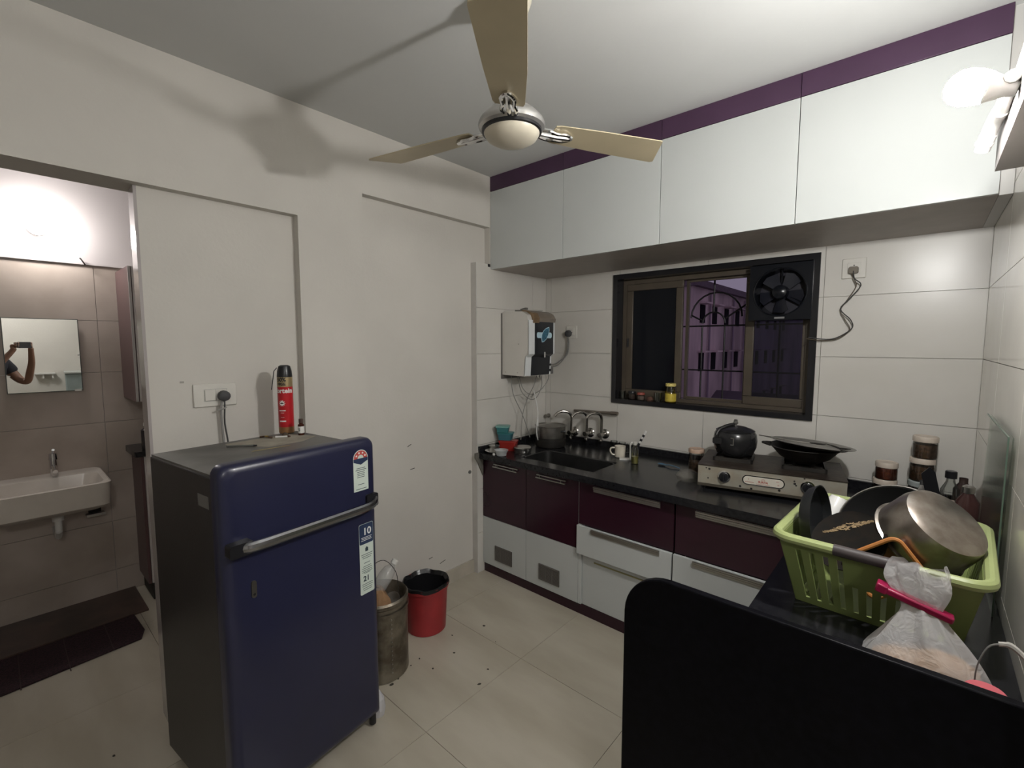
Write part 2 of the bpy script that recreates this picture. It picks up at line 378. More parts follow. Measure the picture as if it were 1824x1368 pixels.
def drawer_unit(x0, x1, lab_, off):
    xc = (x0 + x1) / 2; h = (x1 - x0) / 2
    t = thing('drawer_cabinet', lab_, 'cabinet', (xc, 0, 0))
    B().box(-h + .042, h, YC + .04, -.56, .07, ZT).build('body', dark_m, t)
    d = bevel(B().box(-h - off, h - .003, YC, YC + .018, .562, ZT - .002).build('drawer', purple_m, t), .001); profile_handle(d, -h + .10 - off, h - .075, YC, .808, .034)
    d = bevel(B().box(-h - off, h - .003, YC - .022, YC - .004, .388, .560).build('drawer', white_m, t), .001); profile_handle(d, -h + .10 - off, h - .065, YC - .022, .558, .030)
    d = bevel(B().box(-h, h - .003, YC + .012, YC + .03, .068, .384).build('drawer', white_m, t), .001); B().box(-h + .08, h - .07, YC + .008, YC + .013, .345, .352).build('handle', mat('brass_strip', (.25, .22, .10), .4), d)
    return t
drawer_unit(.828, 1.380, 'purple and white three-drawer cabinet right of the sink cabinets', .022)
drawer_unit(1.386, 1.962, 'purple and white three-drawer cabinet below the gas stove', .0)
# leg along the right wall
t = thing('base_cabinet', 'purple and white cabinet under the right-hand counter, behind the black slab', 'cabinet', (2.2, -1.2, 0))
B().box(1.985 - 2.2, W - 2.2 - .002, -1.79 + 1.2, YC + 1.2 - .0, .07, ZT).build('body', dark_m, t)
B().box(1.966 - 2.2, 1.983 - 2.2, -1.79 + 1.2, YC - .02 + 1.2, .562, ZT - .002).build('front_panel', purple_m, t)
B().box(1.966 - 2.2, 1.983 - 2.2, -1.79 + 1.2, YC - .02 + 1.2, .068, .560).build('front_panel', white_m, t)
# plinth
tag(B().box(0.001, 1.962, YC + .012, YC + .03, 0, .066).box(1.975, 1.99, -1.79, YC + .012, 0, .066).build('plinth', purple_m), 'dark purple kickboard running under the base cabinets', 'kickboard')

# countertop with sink cut-out
ZC = .87
sx0, sx1, sy0, sy1 = .31, .865, -.665, -.375
b = B()
b.box(.001, sx0, -.765, -.021, ZT, ZC).box(sx1, W - .001, -.765, -.021, ZT, ZC).box(sx0, sx1, -.765, sy0, ZT, ZC).box(sx0, sx1, sy1, -.021, ZT, ZC)
b.box(1.945, W - .001, -1.799, -.765, ZT, ZC)
ct = tag(b.build('countertop', granite_m), 'L-shaped black granite kitchen countertop', 'countertop')
tag(B().box(.001, W - .001, -.020, -.001, ZT + .001, .912).box(.001, .020, -.765, -.021, ZC + .0005, .912).build('backsplash', granite_m), 'low black granite upstand along the back of the counter', 'backsplash')
# stone bracket at the left counter end
br = tag(B().prism([(-.80, .87), (-.80, .835), (-.775, .80), (-.745, .74), (-.725, .70), (-.723, .87)], .0015, .012, 'x').build('counter_bracket', mat('grey_stone', (.16, .15, .13), .6, var=.3)), 'grey scalloped stone piece at the left end of the counter', 'bracket')
tag(B().lathe([(.012, 0), (.012, .006), (.006, .008)], M=Matrix.Translation((-.049, -.80, .73)) @ Matrix.Rotation(PI / 2, 4, 'Y'), seg=12).build('wall_plug', mat('grey_rubber', (.12, .12, .11), .6)), 'small grey round knob on the wall below the counter end', 'knob')
# sink
sk = thing('kitchen_sink', 'dark stainless sink bowl set in the black counter', 'sink', ((sx0 + sx1) / 2, (sy0 + sy1) / 2, .70))
sinkm = mat('sink_steel', (.10, .10, .10), .32, .9, var=.3)
hx, hy = (sx1 - sx0) / 2, (sy1 - sy0) / 2
b = B()
prev = None
def rrect(hx, hy, r, z, n=5):
    pts = []
    for cx, cy, a0 in ((hx - r, hy - r, 0), (-hx + r, hy - r, 90), (-hx + r, -hy + r, 180), (hx - r, -hy + r, 270)):
        for i in range(n + 1):
            a = math.radians(a0 + 90 * i / n); pts.append((cx + r * math.cos(a), cy + r * math.sin(a), z))
    return pts
def loft(b, loops, cap0=False, cap1=False):
    R = [[b.bm.verts.new(p) for p in l] for l in loops]; n = len(R[0])
    for A, Z in zip(R, R[1:]):
        for i in range(n): b._f([A[i], A[(i + 1) % n], Z[(i + 1) % n], Z[i]])
    if cap0: b._f(R[0][::-1])
    if cap1: b._f(R[-1])
    return b
loft(b, [rrect(hx - .0005, hy - .0005, .05, .1695), rrect(hx - .005, hy - .005, .05, .165), rrect(hx - .012, hy - .012, .05, .03), rrect(hx - .04, hy - .04, .05, .002), rrect(.03, .03, .029, 0)], cap1=True)
b.build('bowl', sinkm, sk)
B().lathe([(.035, 0), (.035, .006), (.028, .006), (.02, .003)], c=(0, 0, .001)).build('drain', steel_m, sk)

# ================================================================ FRIDGE
A = math.radians(7)
fr = thing('refrigerator', 'navy blue single-door refrigerator with a chrome handle, standing before the left wall', 'refrigerator', (.64, -1.965, 0), A)
# local: x depth (front at 0, back negative), y: right side at 0, left at -.575
fb_m = mat('fridge_body_grey', (.030, .027, .026), .38, var=.15, bump=.1, bscale=200)
ftop_m = mat('fridge_top', (.15, .145, .135), .5, scale=5, col2=(.09, .085, .08))
fd_m = mat('fridge_navy', (.016, .0175, .046), .30, var=.06, coat=.15)
FD = -.56; FW = -.575
bevel(B().box(FD, -.062, FW, 0, .05, 1.205).build('body', fb_m, fr), .006)
B().box(FD + .004, -.066, FW + .004, -.004, 1.205, 1.212).build('top_panel', ftop_m, fr)
# door with rounded top corners and vertical edges
def door_loop(x, inset):
    y0, y1, z0, z1, r = FW - .004 + inset, .004 - inset, .06 + inset, 1.247 - inset, .035
    pts = []
    for cy, cz, a0, rr in ((y1 - r, z1 - r, 0, r), (y0 + r, z1 - r, 90, r), (y0 + .01, z0 + .01, 180, .01), (y1 - .01, z0 + .01, 270, .01)):
        for i in range(6):
            a = math.radians(a0 + 90 * i / 5); pts.append((x, cy + rr * math.cos(a), cz + rr * math.sin(a)))
    return pts
b = B(); loft(b, [door_loop(-.058, .004), door_loop(-.056, 0), door_loop(-.022, 0), door_loop(-.010, .004), door_loop(-.003, .014), door_loop(0, .030)], cap0=True, cap1=True)
dr = b.build('door', fd_m, fr, ang=60)
B().box(-.0615, -.058, FW + .01, -.01, .07, 1.20).build('gasket', black_m, dr)
# handle: bowed chrome bar across the door, left end on a black mount
hz = .985
hdl_m = mat('dark_chrome', (.34, .34, .36), .22, 1.0)  # chrome in a darker tone
hb = B().tube([(.002, -.555, hz + .0), (.018, -.535, hz), (.040, -.505, hz), (.044, -.40, hz), (.044, -.17, hz), (.036, -.05, hz), (.010, -.008, hz + .005)], .011, 10, sub=4).build('handle', hdl_m, dr)
hb.scale = (1, 1, 1.55); hb.location.z = hz * (1 - 1.55)
B().rbox(.0, .035, -.572, -.50, hz - .022, hz + .02, .008, 'x').build('handle_mount', black_m, dr)
B().rbox(-.004, .012, -.05, .004, hz - .018, hz + .035, .008, 'x').build('handle_mount', black_m, dr)
B().rbox(.0001, .004, -.50, -.484, .80, .857, .0075, 'x').build('keyhole', steeld_m, dr)
B().cyl((.004, -.492, .812), (.0052, -.492, .812), .004, seg=10).build('key_slot', black_m, dr)
B().box(-.16, -.085, FW - .0012, FW, 1.10, 1.14).build('badge', mat('grey_badge', (.14, .135, .13), .4), fr)
B().box(-.12, -.058, -.12, -.02, 1.212, 1.232).build('hinge_cover', fd_m, fr)
for (x, y) in ((-.10, -.035), (-.10, -.54), (-.50, -.05), (-.50, -.53)): B().cyl((x, y, 0), (x, y, .052), .018, .02).build('foot', black_m, fr)
B().cyl((-.03, -.02, .012), (-.03, -.02, .06), .014).build('hinge_pin', black_m, fr)
# stickers
MX = lambda y, z, x=.0022: frameM((x, y, z), (0, 1, 0), (0, 0, 1))
pale_m = mat('sticker_pale', (.55, .62, .56), .5); redp_m = mat('sticker_red', (.42, .06, .05), .5); navyp_m = mat('sticker_navy', (.02, .035, .08), .5)
dtxt = mat('print_dark', (.03, .05, .06), .6); wtxt = mat('print_white', (.75, .75, .72), .5)
yc, zt = -.068, 1.218
pts = [(-.034, -.135), (.034, -.135), (.034, -.005)] + [(.034 * math.cos(math.radians(a)), -.005 + .034 * math.sin(math.radians(a))) for a in range(15, 180, 15)] + [(-.034, -.005)]
st = B().prism([(p[0] + yc, p[1] + zt - .04) for p in pts], .0002, .001, 'x').build('energy_label', pale_m, dr)
pts = [(.031 * math.cos(math.radians(a)), .031 * math.sin(math.radians(a))) for a in range(0, 181, 15)] + [(.014 * math.cos(math.radians(a)), .014 * math.sin(math.radians(a))) for a in range(180, -1, -20)]
B().prism([(p[0] + yc, p[1] + zt - .045) for p in pts], .001, .0014, 'x').build('red_arc', redp_m, st)
for a in (150, 108, 65, 25):
    sy, sz = yc + .0225 * math.cos(math.radians(a)), zt - .045 + .0225 * math.sin(math.radians(a))
    B().prism([(sy + (.0055 if k % 2 == 0 else .0024) * math.sin(k * PI / 5), sz + (.0055 if k % 2 == 0 else .0024) * math.cos(k * PI / 5)) for k in range(10)], .0014, .0017, 'x').build('star', wtxt, st)
B().prism([(p[0] + yc, p[1] + zt - .045) for p in [(-.033, 0), (.033, 0), (.033, -.012), (0, -.026), (-.033, -.012)]], .001, .0014, 'x').build('navy_chevron', navyp_m, st)
for k, (z, ww) in enumerate([(-.085, .040), (-.092, .05), (-.100, .035), (-.107, .035), (-.114, .034), (-.121, .035), (-.150, .03), (-.168, .05)]): B().box(.001, .0013, yc - ww / 2, yc + ww / 2, zt + z, zt + z + .0022).build('print_line', dtxt, st)
st = B().rbox(.0002, .001, -.085, -.018, .615, .905, .006, 'x').build('warranty_label', pale_m, dr)
B().rbox(.001, .0014, -.084, -.019, .822, .904, .006, 'x').build('navy_block', navyp_m, st)
text('10', .040, wtxt, st, MX(-.048, .872), bold=.0008)
text('21', .030, dtxt, st, MX(-.056, .678), bold=.0008)
B().prism([(-.058, .79), (-.044, .79), (-.044, .803), (-.051, .81), (-.058, .803)], .001, .0014, 'x').build('house_icon', dtxt, st)
for z, ww in [(.848, .05), (.842, .045), (.836, .05), (.778, .056), (.770, .05), (.762, .04), (.742, .03), (.728, .04), (.720, .05), (.712, .05), (.705, .05), (.700, .03), (.655, .05), (.647, .05), (.638, .045), (.63, .04)]:
    B().box(.0014 if z > .82 else .001, .0017 if z > .82 else .0013, -.051 - ww / 2, -.051 + ww / 2, z, z + .002).build('print_line', wtxt if z > .82 else dtxt, st)

# things on the fridge
def fpt(lx, ly, z=1.2125): v = Matrix.Rotation(A, 3, 'Z') @ Vector((lx, ly, 0)); return (v.x + .64, v.y - 1.965, z)
can = thing('spray_can', 'tall red aerosol can with a black cap and nozzle straw on the refrigerator', 'spray can', (.10, -2.085, 1.2125), math.radians(40))
red_m = mat('can_red', (.42, .012, .018), .28); gold_m = mat('can_gold', (.42, .33, .18), .3, .6)
R = .0325
B().lathe([(R - .003, 0), (R, .003), (R, .030)]).build('base_band', mat('can_gold_low', (.30, .16, .07), .35, .5), can)
B().lathe([(R, .030), (R, .214)]).build('body', red_m, can)
B().lathe([(R, .214), (R, .258)]).build('gold_band', gold_m, can)
B().lathe([(R, .258), (R, .262), (R - .002, .285), (R - .008, .307), (R - .016, .312), (0.001, .312)]).build('cap', black_m, can)
B().tube([(-.030, -.008, .300), (-.042, -.012, .285), (-.052, -.02, .20)], .002, 6).build('straw', black_m, can)
ww_m = mat('can_white_print', (.70, .68, .66), .4); bk_m = mat('can_black_print', (.02, .02, .02), .4)
def can_text(s, size, z, m, bold=.0006): text(s, size, m, can, Matrix.Translation((0, 0, z)), wrap=R + .0003, bold=bold)
can_text('Mortein', .030, .196, ww_m, .001); can_text('50%', .024, .246, bk_m, .001); can_text('FREE', .018, .226, bk_m)
b = B()
for z, wd, hh in ((.104, .9, .004), (.095, .5, .002), (.055, .9, .006), (.075, .5, .001)):
    n = 8; v0 = [[(R + .0005) * math.sin(wd * (i / n - .5)), -(R + .0005) * math.cos(wd * (i / n - .5))] for i in range(n + 1)]
    lo = [b.bm.verts.new((x, y, z)) for x, y in v0]; hi = [b.bm.verts.new((x, y, z + hh)) for x, y in v0]
    for i in range(n): b._f([lo[i], lo[i + 1], hi[i + 1], hi[i]])
b.build('print_line', ww_m, can)
# burst
b = B(); cz = .140; c = b.bm.verts.new((0, -(R + .0006), cz)); pr_ = []
for i in range(20):
    rr = .016 if i % 2 == 0 else .009; a = 2 * PI * i / 20; x = rr * math.cos(a); pr_.append(b.bm.verts.new(((R + .0006) * math.sin(x / R), -(R + .0006) * math.cos(x / R), cz + rr * math.sin(a))))
for i in range(20): b._f([c, pr_[i], pr_[(i + 1) % 20]])
b.build('burst', ww_m, can)
B().lathe([(.0005, -.001), (.006, 0), (.0005, .001)], M=Matrix.Translation((0, -(R + .0008), cz)) @ Matrix.Rotation(PI / 2, 4, 'X') @ Matrix.Diagonal((1.2, .5, .6, 1)), seg=10).build('burst_core', bk_m, can)

sb = thing('small_bottle', 'tiny dark brown bottle with a white label, right of the spray can', 'bottle', (.205, -2.065, 1.2125), math.radians(35))
br_m = mat('brown_glass', (.05, .014, .008), .15)
B().lathe([(.0125, 0), (.0135, .002), (.0135, .046), (.008, .052), (.008, .055)], seg=16).build('bottle_body', br_m, sb)
B().lathe([(.0095, .055), (.0095, .072), (.008, .073)], seg=16).build('cap', mat('bottle_cap', (.06, .035, .028), .4), sb)
B().lathe([(.0138, .010), (.0138, .040)], seg=16).build('paper_label', whitep_m, sb)
text('OIL' if False else '5', .018, dtxt, sb, Matrix.Translation((0, 0, .025)), wrap=.0142)
def pen(label, p, a, L, m, capm):
    t = thing('pen', label, 'pen', p, a)
    B().cyl((-L / 2, 0, .004), (L / 2 - .012, 0, .004), .004, seg=10).build('barrel', m, t)
    B().cyl((L / 2 - .012, 0, .004), (L / 2, 0, .004), .0042, .003, seg=10).build('tip', capm, t)
pen('grey pen lying at the front of the refrigerator top', (.285, -2.335, 1.2145), math.radians(52), .11, mat('pen_grey', (.10, .10, .09), .4), black_m)
pen('white tube-like marker lying before the spray can', (.205, -2.145, 1.2125), math.radians(60), .06, whitep_m, br_m)
scr = thing('hair_clip', 'brown and gold hair clip lying on the refrigerator', 'hair clip', (.165, -2.20, 1.2125), .6)
B().tube([(-.03, 0, .004), (-.015, .008, .006), (0, 0, .008), (.02, -.006, .006), (.03, 0, .004)], .004, 6, sub=3).build('clip_body', mat('tortoise', (.06, .03, .015), .3), scr)
B().cyl((.0, -.004, .009), (.014, -.008, .010), .004, seg=8).build('pin', mat('gold', (.5, .36, .14), .3, 1), scr)
pap = tag(B().prism([(0, 0), (.05, -.01), (.09, .03), (.12, .02), (.20, .06), (.22, .20), (.17, .30), (.04, .27), (.01, .12)], 0, .0006).build('paper_sheet', mat('dusty_paper', (.36, .33, .27), .8, var=.25, scale=14), None, loc=(.17, -2.36, 1.2122)), 'torn dusty sheet of paper spread on the refrigerator top', 'paper')
pap.rotation_euler.z = .2
tag(B().prism([(0, 0), (.14, .02), (.15, .032), (.01, .016)], 0, .0008).build('paper_strip', mat('yellow_paper', (.36, .30, .16), .7, var=.3, scale=20), None, loc=(.40, -2.34, 1.2132)), 'yellowed paper strip by the front edge of the refrigerator top', 'paper').rotation_euler.z = 1.45
lump = tag(B().lathe([(.014, 0), (.012, .006), (.006, .012), (.001, .014)], seg=10).build('clay_lump', mat('brown_clay', (.07, .05, .035), .8), None, loc=(.165, -2.12, 1.2125)), 'small brown lump beside the hair clip on the refrigerator', 'lump')

# switchboard on the stub wall
sw = thing('switchboard', 'white switchboard with a dark plug on the wall behind the refrigerator', 'switchboard', (-.0495, -2.325, 1.397))
bevel(B().box(0, .010, -.083, .083, -.05, .05).build('plate', offw_m, sw), .003)
B().box(.010, .0108, -.085 + .04, .045, -.027, .027).build('recess', mat('recess_grey', (.45, .44, .41), .5), sw)
bevel(B().box(.0108, .0150, -.042, -.001, -.024, .024).build('switch', offw_m, sw), .002)
bevel(B().box(.0108, .0125, .001, .042, -.024, .024).build('socket_face', offw_m, sw), .001)
pl = thing('power_plug', 'dark grey three-pin plug in the switchboard with hanging cables', 'plug', (-.036, -2.298, 1.392))
M = Matrix.Rotation(PI / 2, 4, 'Y')
B().lathe([(.021, 0), (.024, .006), (.022, .03), (.012, .036)], seg=14, M=M).build('plug_body', mat('dark_rubber', (.055, .055, .058), .6), pl)
B().tube([(.018, 0, -.015), (.022, -.002, -.05), (.018, -.004, -.12), (.02, .004, -.20), (.02, .01, -.30)], .0035, 6, sub=3).build('cable', mat('cable_black', (.05, .05, .05), .5), pl)
B().tube([(.016, -.008, -.015), (.014, -.014, -.06), (.012, -.012, -.14), (.012, -.006, -.30)], .0045, 6, sub=3).build('cable', mat('cable_grey', (.25, .24, .23), .5), pl)
B().tube([(.018, -.03, -.062), (.026, -.01, -.056), (.02, .004, -.05)], .004, 6, sub=2).build('cable_tie', mat('cable_grey', (.25, .24, .23), .5), pl)
tag(B().box(-.0495, -.0475, -2.452, -2.437, 1.455, 1.463).build('wall_clip', mat('clip_grey', (.34, .32, .29), .6)), 'tiny rectangular mark left of the switchboard', 'clip')

# ================================================================ CEILING FAN
FZ = 2.335
fan = thing('ceiling_fan', 'cream three-bladed ceiling fan with silver brackets, hanging from the ceiling', 'fan', (1.215, -1.775, FZ)); fan.scale = (1.07, 1.07, 1)
blade_m = mat('fan_blade_cream', (.50, .43, .29), .38, .25, var=.12, scale=5)
cream_m = mat('fan_cream', (.62, .57, .46), .35, var=.08)
B().lathe([(.001, -.055), (.03, -.054), (.06, -.047), (.078, -.036), (.086, -.022), (.088, -.012)], seg=36).build('bottom_cover', cream_m, fan)
B().lathe([(.088, -.020), (.093, -.018), (.094, -.004), (.088, -.002)], seg=36).build('dark_ring', black_m, fan)
B().lathe([(.094, -.010), (.102, -.004), (.104, .006), (.098, .020), (.075, .045), (.045, .060), (.02, .07), (.02, .075)], seg=36).build('motor_housing', mat('fan_silver', (.55, .54, .52), .3, .8), fan)
B().cyl((0, 0, .075), (0, 0, H - FZ - .05), .011).build('rod', cream_m, fan)
B().lathe([(.014, .075), (.032, .085), (.03, .11), (.014, .13)], seg=20).build('lower_canopy', cream_m, fan)
B().lathe([(.016, H - FZ - .11), (.04, H - FZ - .085), (.06, H - FZ - .03), (.063, H - FZ - .001)], seg=24).build('upper_canopy', cream_m, fan)
for a in (-51.5, 62, 191.5):
    M = Matrix.Rotation(math.radians(a), 4, 'Z') @ Matrix.Rotation(math.radians(-9), 4, 'X')
    Lb = .565
    pts = [(.135, -.040), (.150, -.046), (.30, -.055), (Lb - .055, -.062), (Lb - .045, -.060), (Lb, .055), (Lb - .01, .062), (.30, .056), (.150, .046), (.135, .040)]
    bl_ = B().prism(pts, 0, .0035, 'z', M=M).build('blade', blade_m, fan)
    b = B()
    b.tube([M @ Vector(p) for p in [(.085, -.014, -.002), (.12, -.022, -.006), (.15, -.016, -.007), (.18, -.018, -.006), (.205, 0, -.005), (.18, .018, -.006), (.15, .016, -.007), (.12, .022, -.006), (.085, .014, -.002)]], .0065, 8, sub=3)
    b.tube([M @ Vector(p) for p in [(.08, 0, -.004), (.15, 0, -.008), (.20, 0, -.004)]], .008, 8, sub=2)
    b.build('bracket', chrome_m, bl_)

# ================================================================ LAMP ON THE RIGHT WALL
bd = thing('lamp_board', 'grey wooden mounting board high on the right wall, carrying the lamp', 'board', (W, -1.45, 2.07))
B().box(-.087, -.001, -.43, .26, .0, .13).build('board', mat('grey_board', (.28, .26, .25), .5), bd)
glow_m = mat('lamp_glow', (1, 1, 1), .4, emit=KITCHEN[0], estr=KITCHEN[1]); glow_b = mat('bath_glow', (1, 1, 1), .4, emit=BATH[0], estr=BATH[1])
lp = thing('light_bulb', 'glowing white LED bulb on the holder by the right wall', 'lamp', tuple(KL))
def bulb(t, ax, gm):
    Mx = ax
    b = B().lathe([(.014, -.078), (.016, -.062), (.024, -.042), (.028, -.032)], M=Mx, seg=20, cap=True).build('bulb_base', whitep_m, t)
    b = B().lathe([(.0285, -.031), (.033, -.012), (.034, .004), (.030, .020), (.020, .031), (.008, .036), (.001, .0365)], M=Mx, seg=20).build('diffuser', gm, t); return b
bulb(lp, Matrix.Rotation(math.radians(-70), 4, 'Y'), glow_m)
hd = thing('bulb_holder', 'white angled double lamp holder beside the glowing bulb', 'lamp holder', (2.378, -1.42, 2.140)); hd.scale = (.8, 1, .8)
B().tube([(.0, -.20, -.003), (.0, -.08, 0), (0, 0, .0)], .016, 10, sub=3).build('arm', whitep_m, hd)
B().tube([(0, -.02, .0), (-.004, .05, .01), (-.012, .10, -.004), (-.016, .12, -.02)], .020, 12, sub=3).build('elbow', whitep_m, hd)
B().cyl((-.014, .112, -.012), (-.024, .142, -.045), .021, .019, seg=16).cyl((-.019, .126, -.026), (-.0205, .131, -.031), .0225, .0225, seg=16).build('socket', whitep_m, hd)
B().cyl((-.0241, .1422, -.0452), (-.0243, .1428, -.0458), .014, seg=14).build('socket_mouth', mat('socket_inside', (.25, .24, .23), .6), hd)

# bath bulb
lp = thing('light_bulb', 'glowing bulb on the wall above the bath mirror', 'lamp', tuple(BL))
bulb(lp, Matrix.Rotation(math.radians(90), 4, 'Y'), glow_b)
B().cyl((-.084, 0, 0), (-.068, 0, 0), .022).build('holder', whitep_m, lp); lp.scale = (1.4, 1.4, 1.4)
lp2 = thing('fill_lamp', 'added fill light, an unseen white globe hanging in the hall behind the camera', 'lamp', tuple(LL))  # unseen fill lamp, added to brighten the left side of the kitchen
o = B().lathe([(.001, -.13), (.07, -.115), (.12, -.06), (.135, 0), (.115, .06), (.05, .10)], seg=20).build('diffuser', mat('fill_glow', (1, 1, 1), .4, emit=HALL_FILL[0], estr=HALL_FILL[1]), lp2)
B().cyl((0, 0, .09), (0, 0, H - LL.z), .03).build('stem', whitep_m, lp2)

# ================================================================ BATH NOOK
bc = thing('wall_cabinet', 'tall narrow white and purple wall cabinet hanging in the bath corner', 'cabinet', (-1.569, -2.418, 1.28))
mauve_m = mat('mauve_laminate', (.10, .055, .055), .35)
B().box(0, .385, .018, .40, 0, .79).build('body', mat('bath_cab_white', (.5, .46, .44), .4), bc)
B().box(0, .385, 0, .016, 0, .79).build('door', mauve_m, bc)
B().box(.385, .392, .0, .012, 0, .79).build('edge_strip', mat('edge_strip', (.42, .40, .38), .4), bc)
bc = thing('floor_cabinet', 'white and purple floor cabinet with a black top in the bath corner', 'cabinet', (-1.569, -2.40, 0))
B().box(0, .275, .018, .38, .11, .93).build('body', mat('bath_cab_white', (.5, .46, .44), .4), bc)
B().box(0, .275, 0, .016, .11, .93).build('door', mauve_m, bc)
B().box(0, .27, .02, .37, 0, .11).build('plinth', dark_m, bc)
B().rbox(0, .31, -.03, .39, .932, .965, .02).build('top', granite_m, bc)
bo = thing('soap_bottle', 'dark soap bottle with a pale cap on the black bath cabinet top', 'bottle', (-1.335, -2.355, .9655))
B().lathe([(.026, 0), (.028, .004), (.028, .12), (.012, .135), (.012, .145)], seg=16).build('bottle_body', mat('dark_bottle', (.04, .035, .035), .25), bo)
B().lathe([(.014, .145), (.014, .165), (.005, .17), (.005, .18)], seg=12).build('pump', whitep_m, bo)

mr = thing('mirror', 'small rectangular mirror hanging tilted on the bath wall', 'mirror', (-1.553, -2.768, 1.553), (0, math.radians(0), 0))
MIR = Matrix.Rotation(math.radians(-6), 4, 'X')
MIR = Matrix.Identity(4)
mirror_m = mat('mirror_silver', (.88, .88, .86), .01, 1.0)
B().box(-.006, 0, -.158, .158, -.215, .215).build('backing', mat('mirror_edge', (.10, .11, .10), .5), mr)
B().box(0, .003, -.154, .154, -.211, .211).build('glass', mirror_m, mr)
mr.rotation_euler = (0, 0, math.radians(-2.1))
B().cyl((.0, .150, .0), (.008, .150, .0), .006, seg=10).build('clip', steel_m, mr)
B().box(.0, .006, .12, .15, -.217, -.205).build('clip', steel_m, mr)

ba = thing('wash_basin', 'white ceramic wash basin with a chrome tap on the bath wall', 'basin', (-1.569, -2.80, .69))
cer_m = mat('ceramic', (.62, .57, .51), .22, var=.12, scale=6)
b = B()
def rr2(x0, x1, y0, y1, r, z): return [(p[0] + (x0 + x1) / 2, p[1] + (y0 + y1) / 2, z) for p in rrect((x1 - x0) / 2, (y1 - y0) / 2, r, 0)]
loft(b, [rr2(.03, .40, -.21, .20, .05, 0), rr2(0, .45, -.235, .232, .045, .03), rr2(0, .475, -.24, .235, .045, .15), rr2(0, .478, -.24, .237, .045, .160), rr2(.01, .468, -.232, .229, .045, .165),
         rr2(.135, .445, -.212, .210, .06, .160), rr2(.15, .42, -.19, .19, .06, .09), rr2(.20, .36, -.12, .12, .05, .055)], cap0=True, cap1=True)
b.build('bowl', cer_m, ba)
B().lathe([(.02, 0), (.02, .004), (.012, .003)], c=(.28, 0, .056), seg=14).build('drain', chrome_m, ba)
B().rbox(.14, .143, -.018, .018, .105, .115, .004, 'x').build('overflow_slot', dark_m, ba)
tp = B().cyl((.09, .03, .163), (.09, .03, .26), .018, .016).cyl((.09, .03, .225), (.19, .03, .205), .012, .011).build('tap', chrome_m, ba)
B().cyl((.09, .03, .26), (.09, .03, .295), .021, .018).tube([(.09, .03, .295), (.10, .03, .31), (.15, .03, .325)], .007, 8).build('tap_lever', chrome_m, tp)
B().cyl((.26, .02, -.06), (.26, .02, .02), .025, .028).cyl((.26, .02, -.12), (.26, .02, -.06), .016).tube([(.26, .02, -.12), (.20, .02, -.17), (.08, .02, -.17), (.0, .02, -.17)], .016, 8).build('waste_pipe', whitep_m, ba)
hk = thing('wall_hook', 'small dark hook on the bath wall above the mirror', 'hook', (-1.548, -2.578, 2.112))
B().tube([(0, 0, .02), (.012, 0, .02), (.016, .01, .0), (.008, .02, -.015)], .004, 6, sub=2).build('hook_wire', dark_m, hk)
sd = thing('soap_dish', 'small metal soap dish on the wall below the basin', 'soap dish', (-1.568, -2.60, .56))
B().box(0, .08, -.045, .045, 0, .006).box(.075, .08, -.045, .045, .006, .016).build('tray', steel_m, sd)
B().box(0, .004, -.03, .03, .0, .10).build('back_plate', dark_m, sd)
tag(B().rbox(-1.57, -1.566, -2.99, -2.94, .60, .645, .008, 'x').build('pipe_opening', dark_m), 'dark square pipe opening in the bath wall below the basin', 'opening')
tag(B().rbox(-1.57, -1.566, -2.84, -2.80, .585, .635, .012, 'x').build('pipe_opening', mat('rust_stain', (.06, .04, .02), .8), None), 'dark round pipe opening behind the basin waste pipe', 'opening')
# rug
rug_m = mat('rug_weave', (.045, .018, .024), .95, scale=120, col2=(.012, .007, .009), bump=.5, bscale=200)
rg = thing('door_mat', 'dark maroon ribbed door mat in front of the bath step', 'mat', (-1.0, -2.52, 0), 0)
bevel(B().prism([(-.17, 0.02), (-.14, -1.4), (.27, -1.4), (.15, 0.0), (.06, .03)], .0005, .010).build('mat_body', rug_m, rg), .003)
for k in range(6):
    y = -.12 - k * .17; B().box(-.16, .22 if k else .17, y, y + .004, .010, .0115).build('stripe', mat('rug_stripe', (.05, .03, .03), .95), rg)

# ================================================================ EXHAUST FAN, SOCKETS, CORDS
ex = thing('exhaust_fan', 'black square exhaust fan in the top right corner of the kitchen window', 'fan', (1.655, -.012, 1.91))
b = B(); n = 32; Rf = .128; hs = .157
outer = []
for i in range(n):
    a = 2 * PI * i / n + PI / 4; c, s_ = math.cos(a), math.sin(a); k = hs / max(abs(c), abs(s_)); outer.append((c * k, s_ * k))
inner = [(Rf * math.cos(2 * PI * i / n + PI / 4), Rf * math.sin(2 * PI * i / n + PI / 4)) for i in range(n)]
loft(b, [[(x, .09, z) for x, z in outer], [(x, .0, z) for x, z in outer], [(x * .985, -.012, z * .985) for x, z in outer], [(x, -.012, z) for x, z in inner], [(x * .94, .09, z * .94) for x, z in inner]])
exm = mat('exhaust_black', (.007, .008, .011), .22, spec=.3)
b.build('housing', exm, ex, ang=30)
b = B(); b.tube([(Rf * 1.03 * math.cos(2 * PI * i / 32), -.014, Rf * 1.03 * math.sin(2 * PI * i / 32)) for i in range(32)], .004, 6, closed=True); b.build('ring', exm, ex)
B().box(-.14, .14, .086, .092, -.14, .14).build('dark_backing', mat('backing_dark', (.014, .013, .022), .5), ex)  # dark plate added behind the blades to block light from outside
B().lathe([(.001, -.028), (.02, -.026), (.036, -.018), (.04, .0), (.04, .05)], M=Matrix.Rotation(-PI / 2, 4, 'X') @ Matrix.Identity(4), seg=20).build('motor', exm, ex)
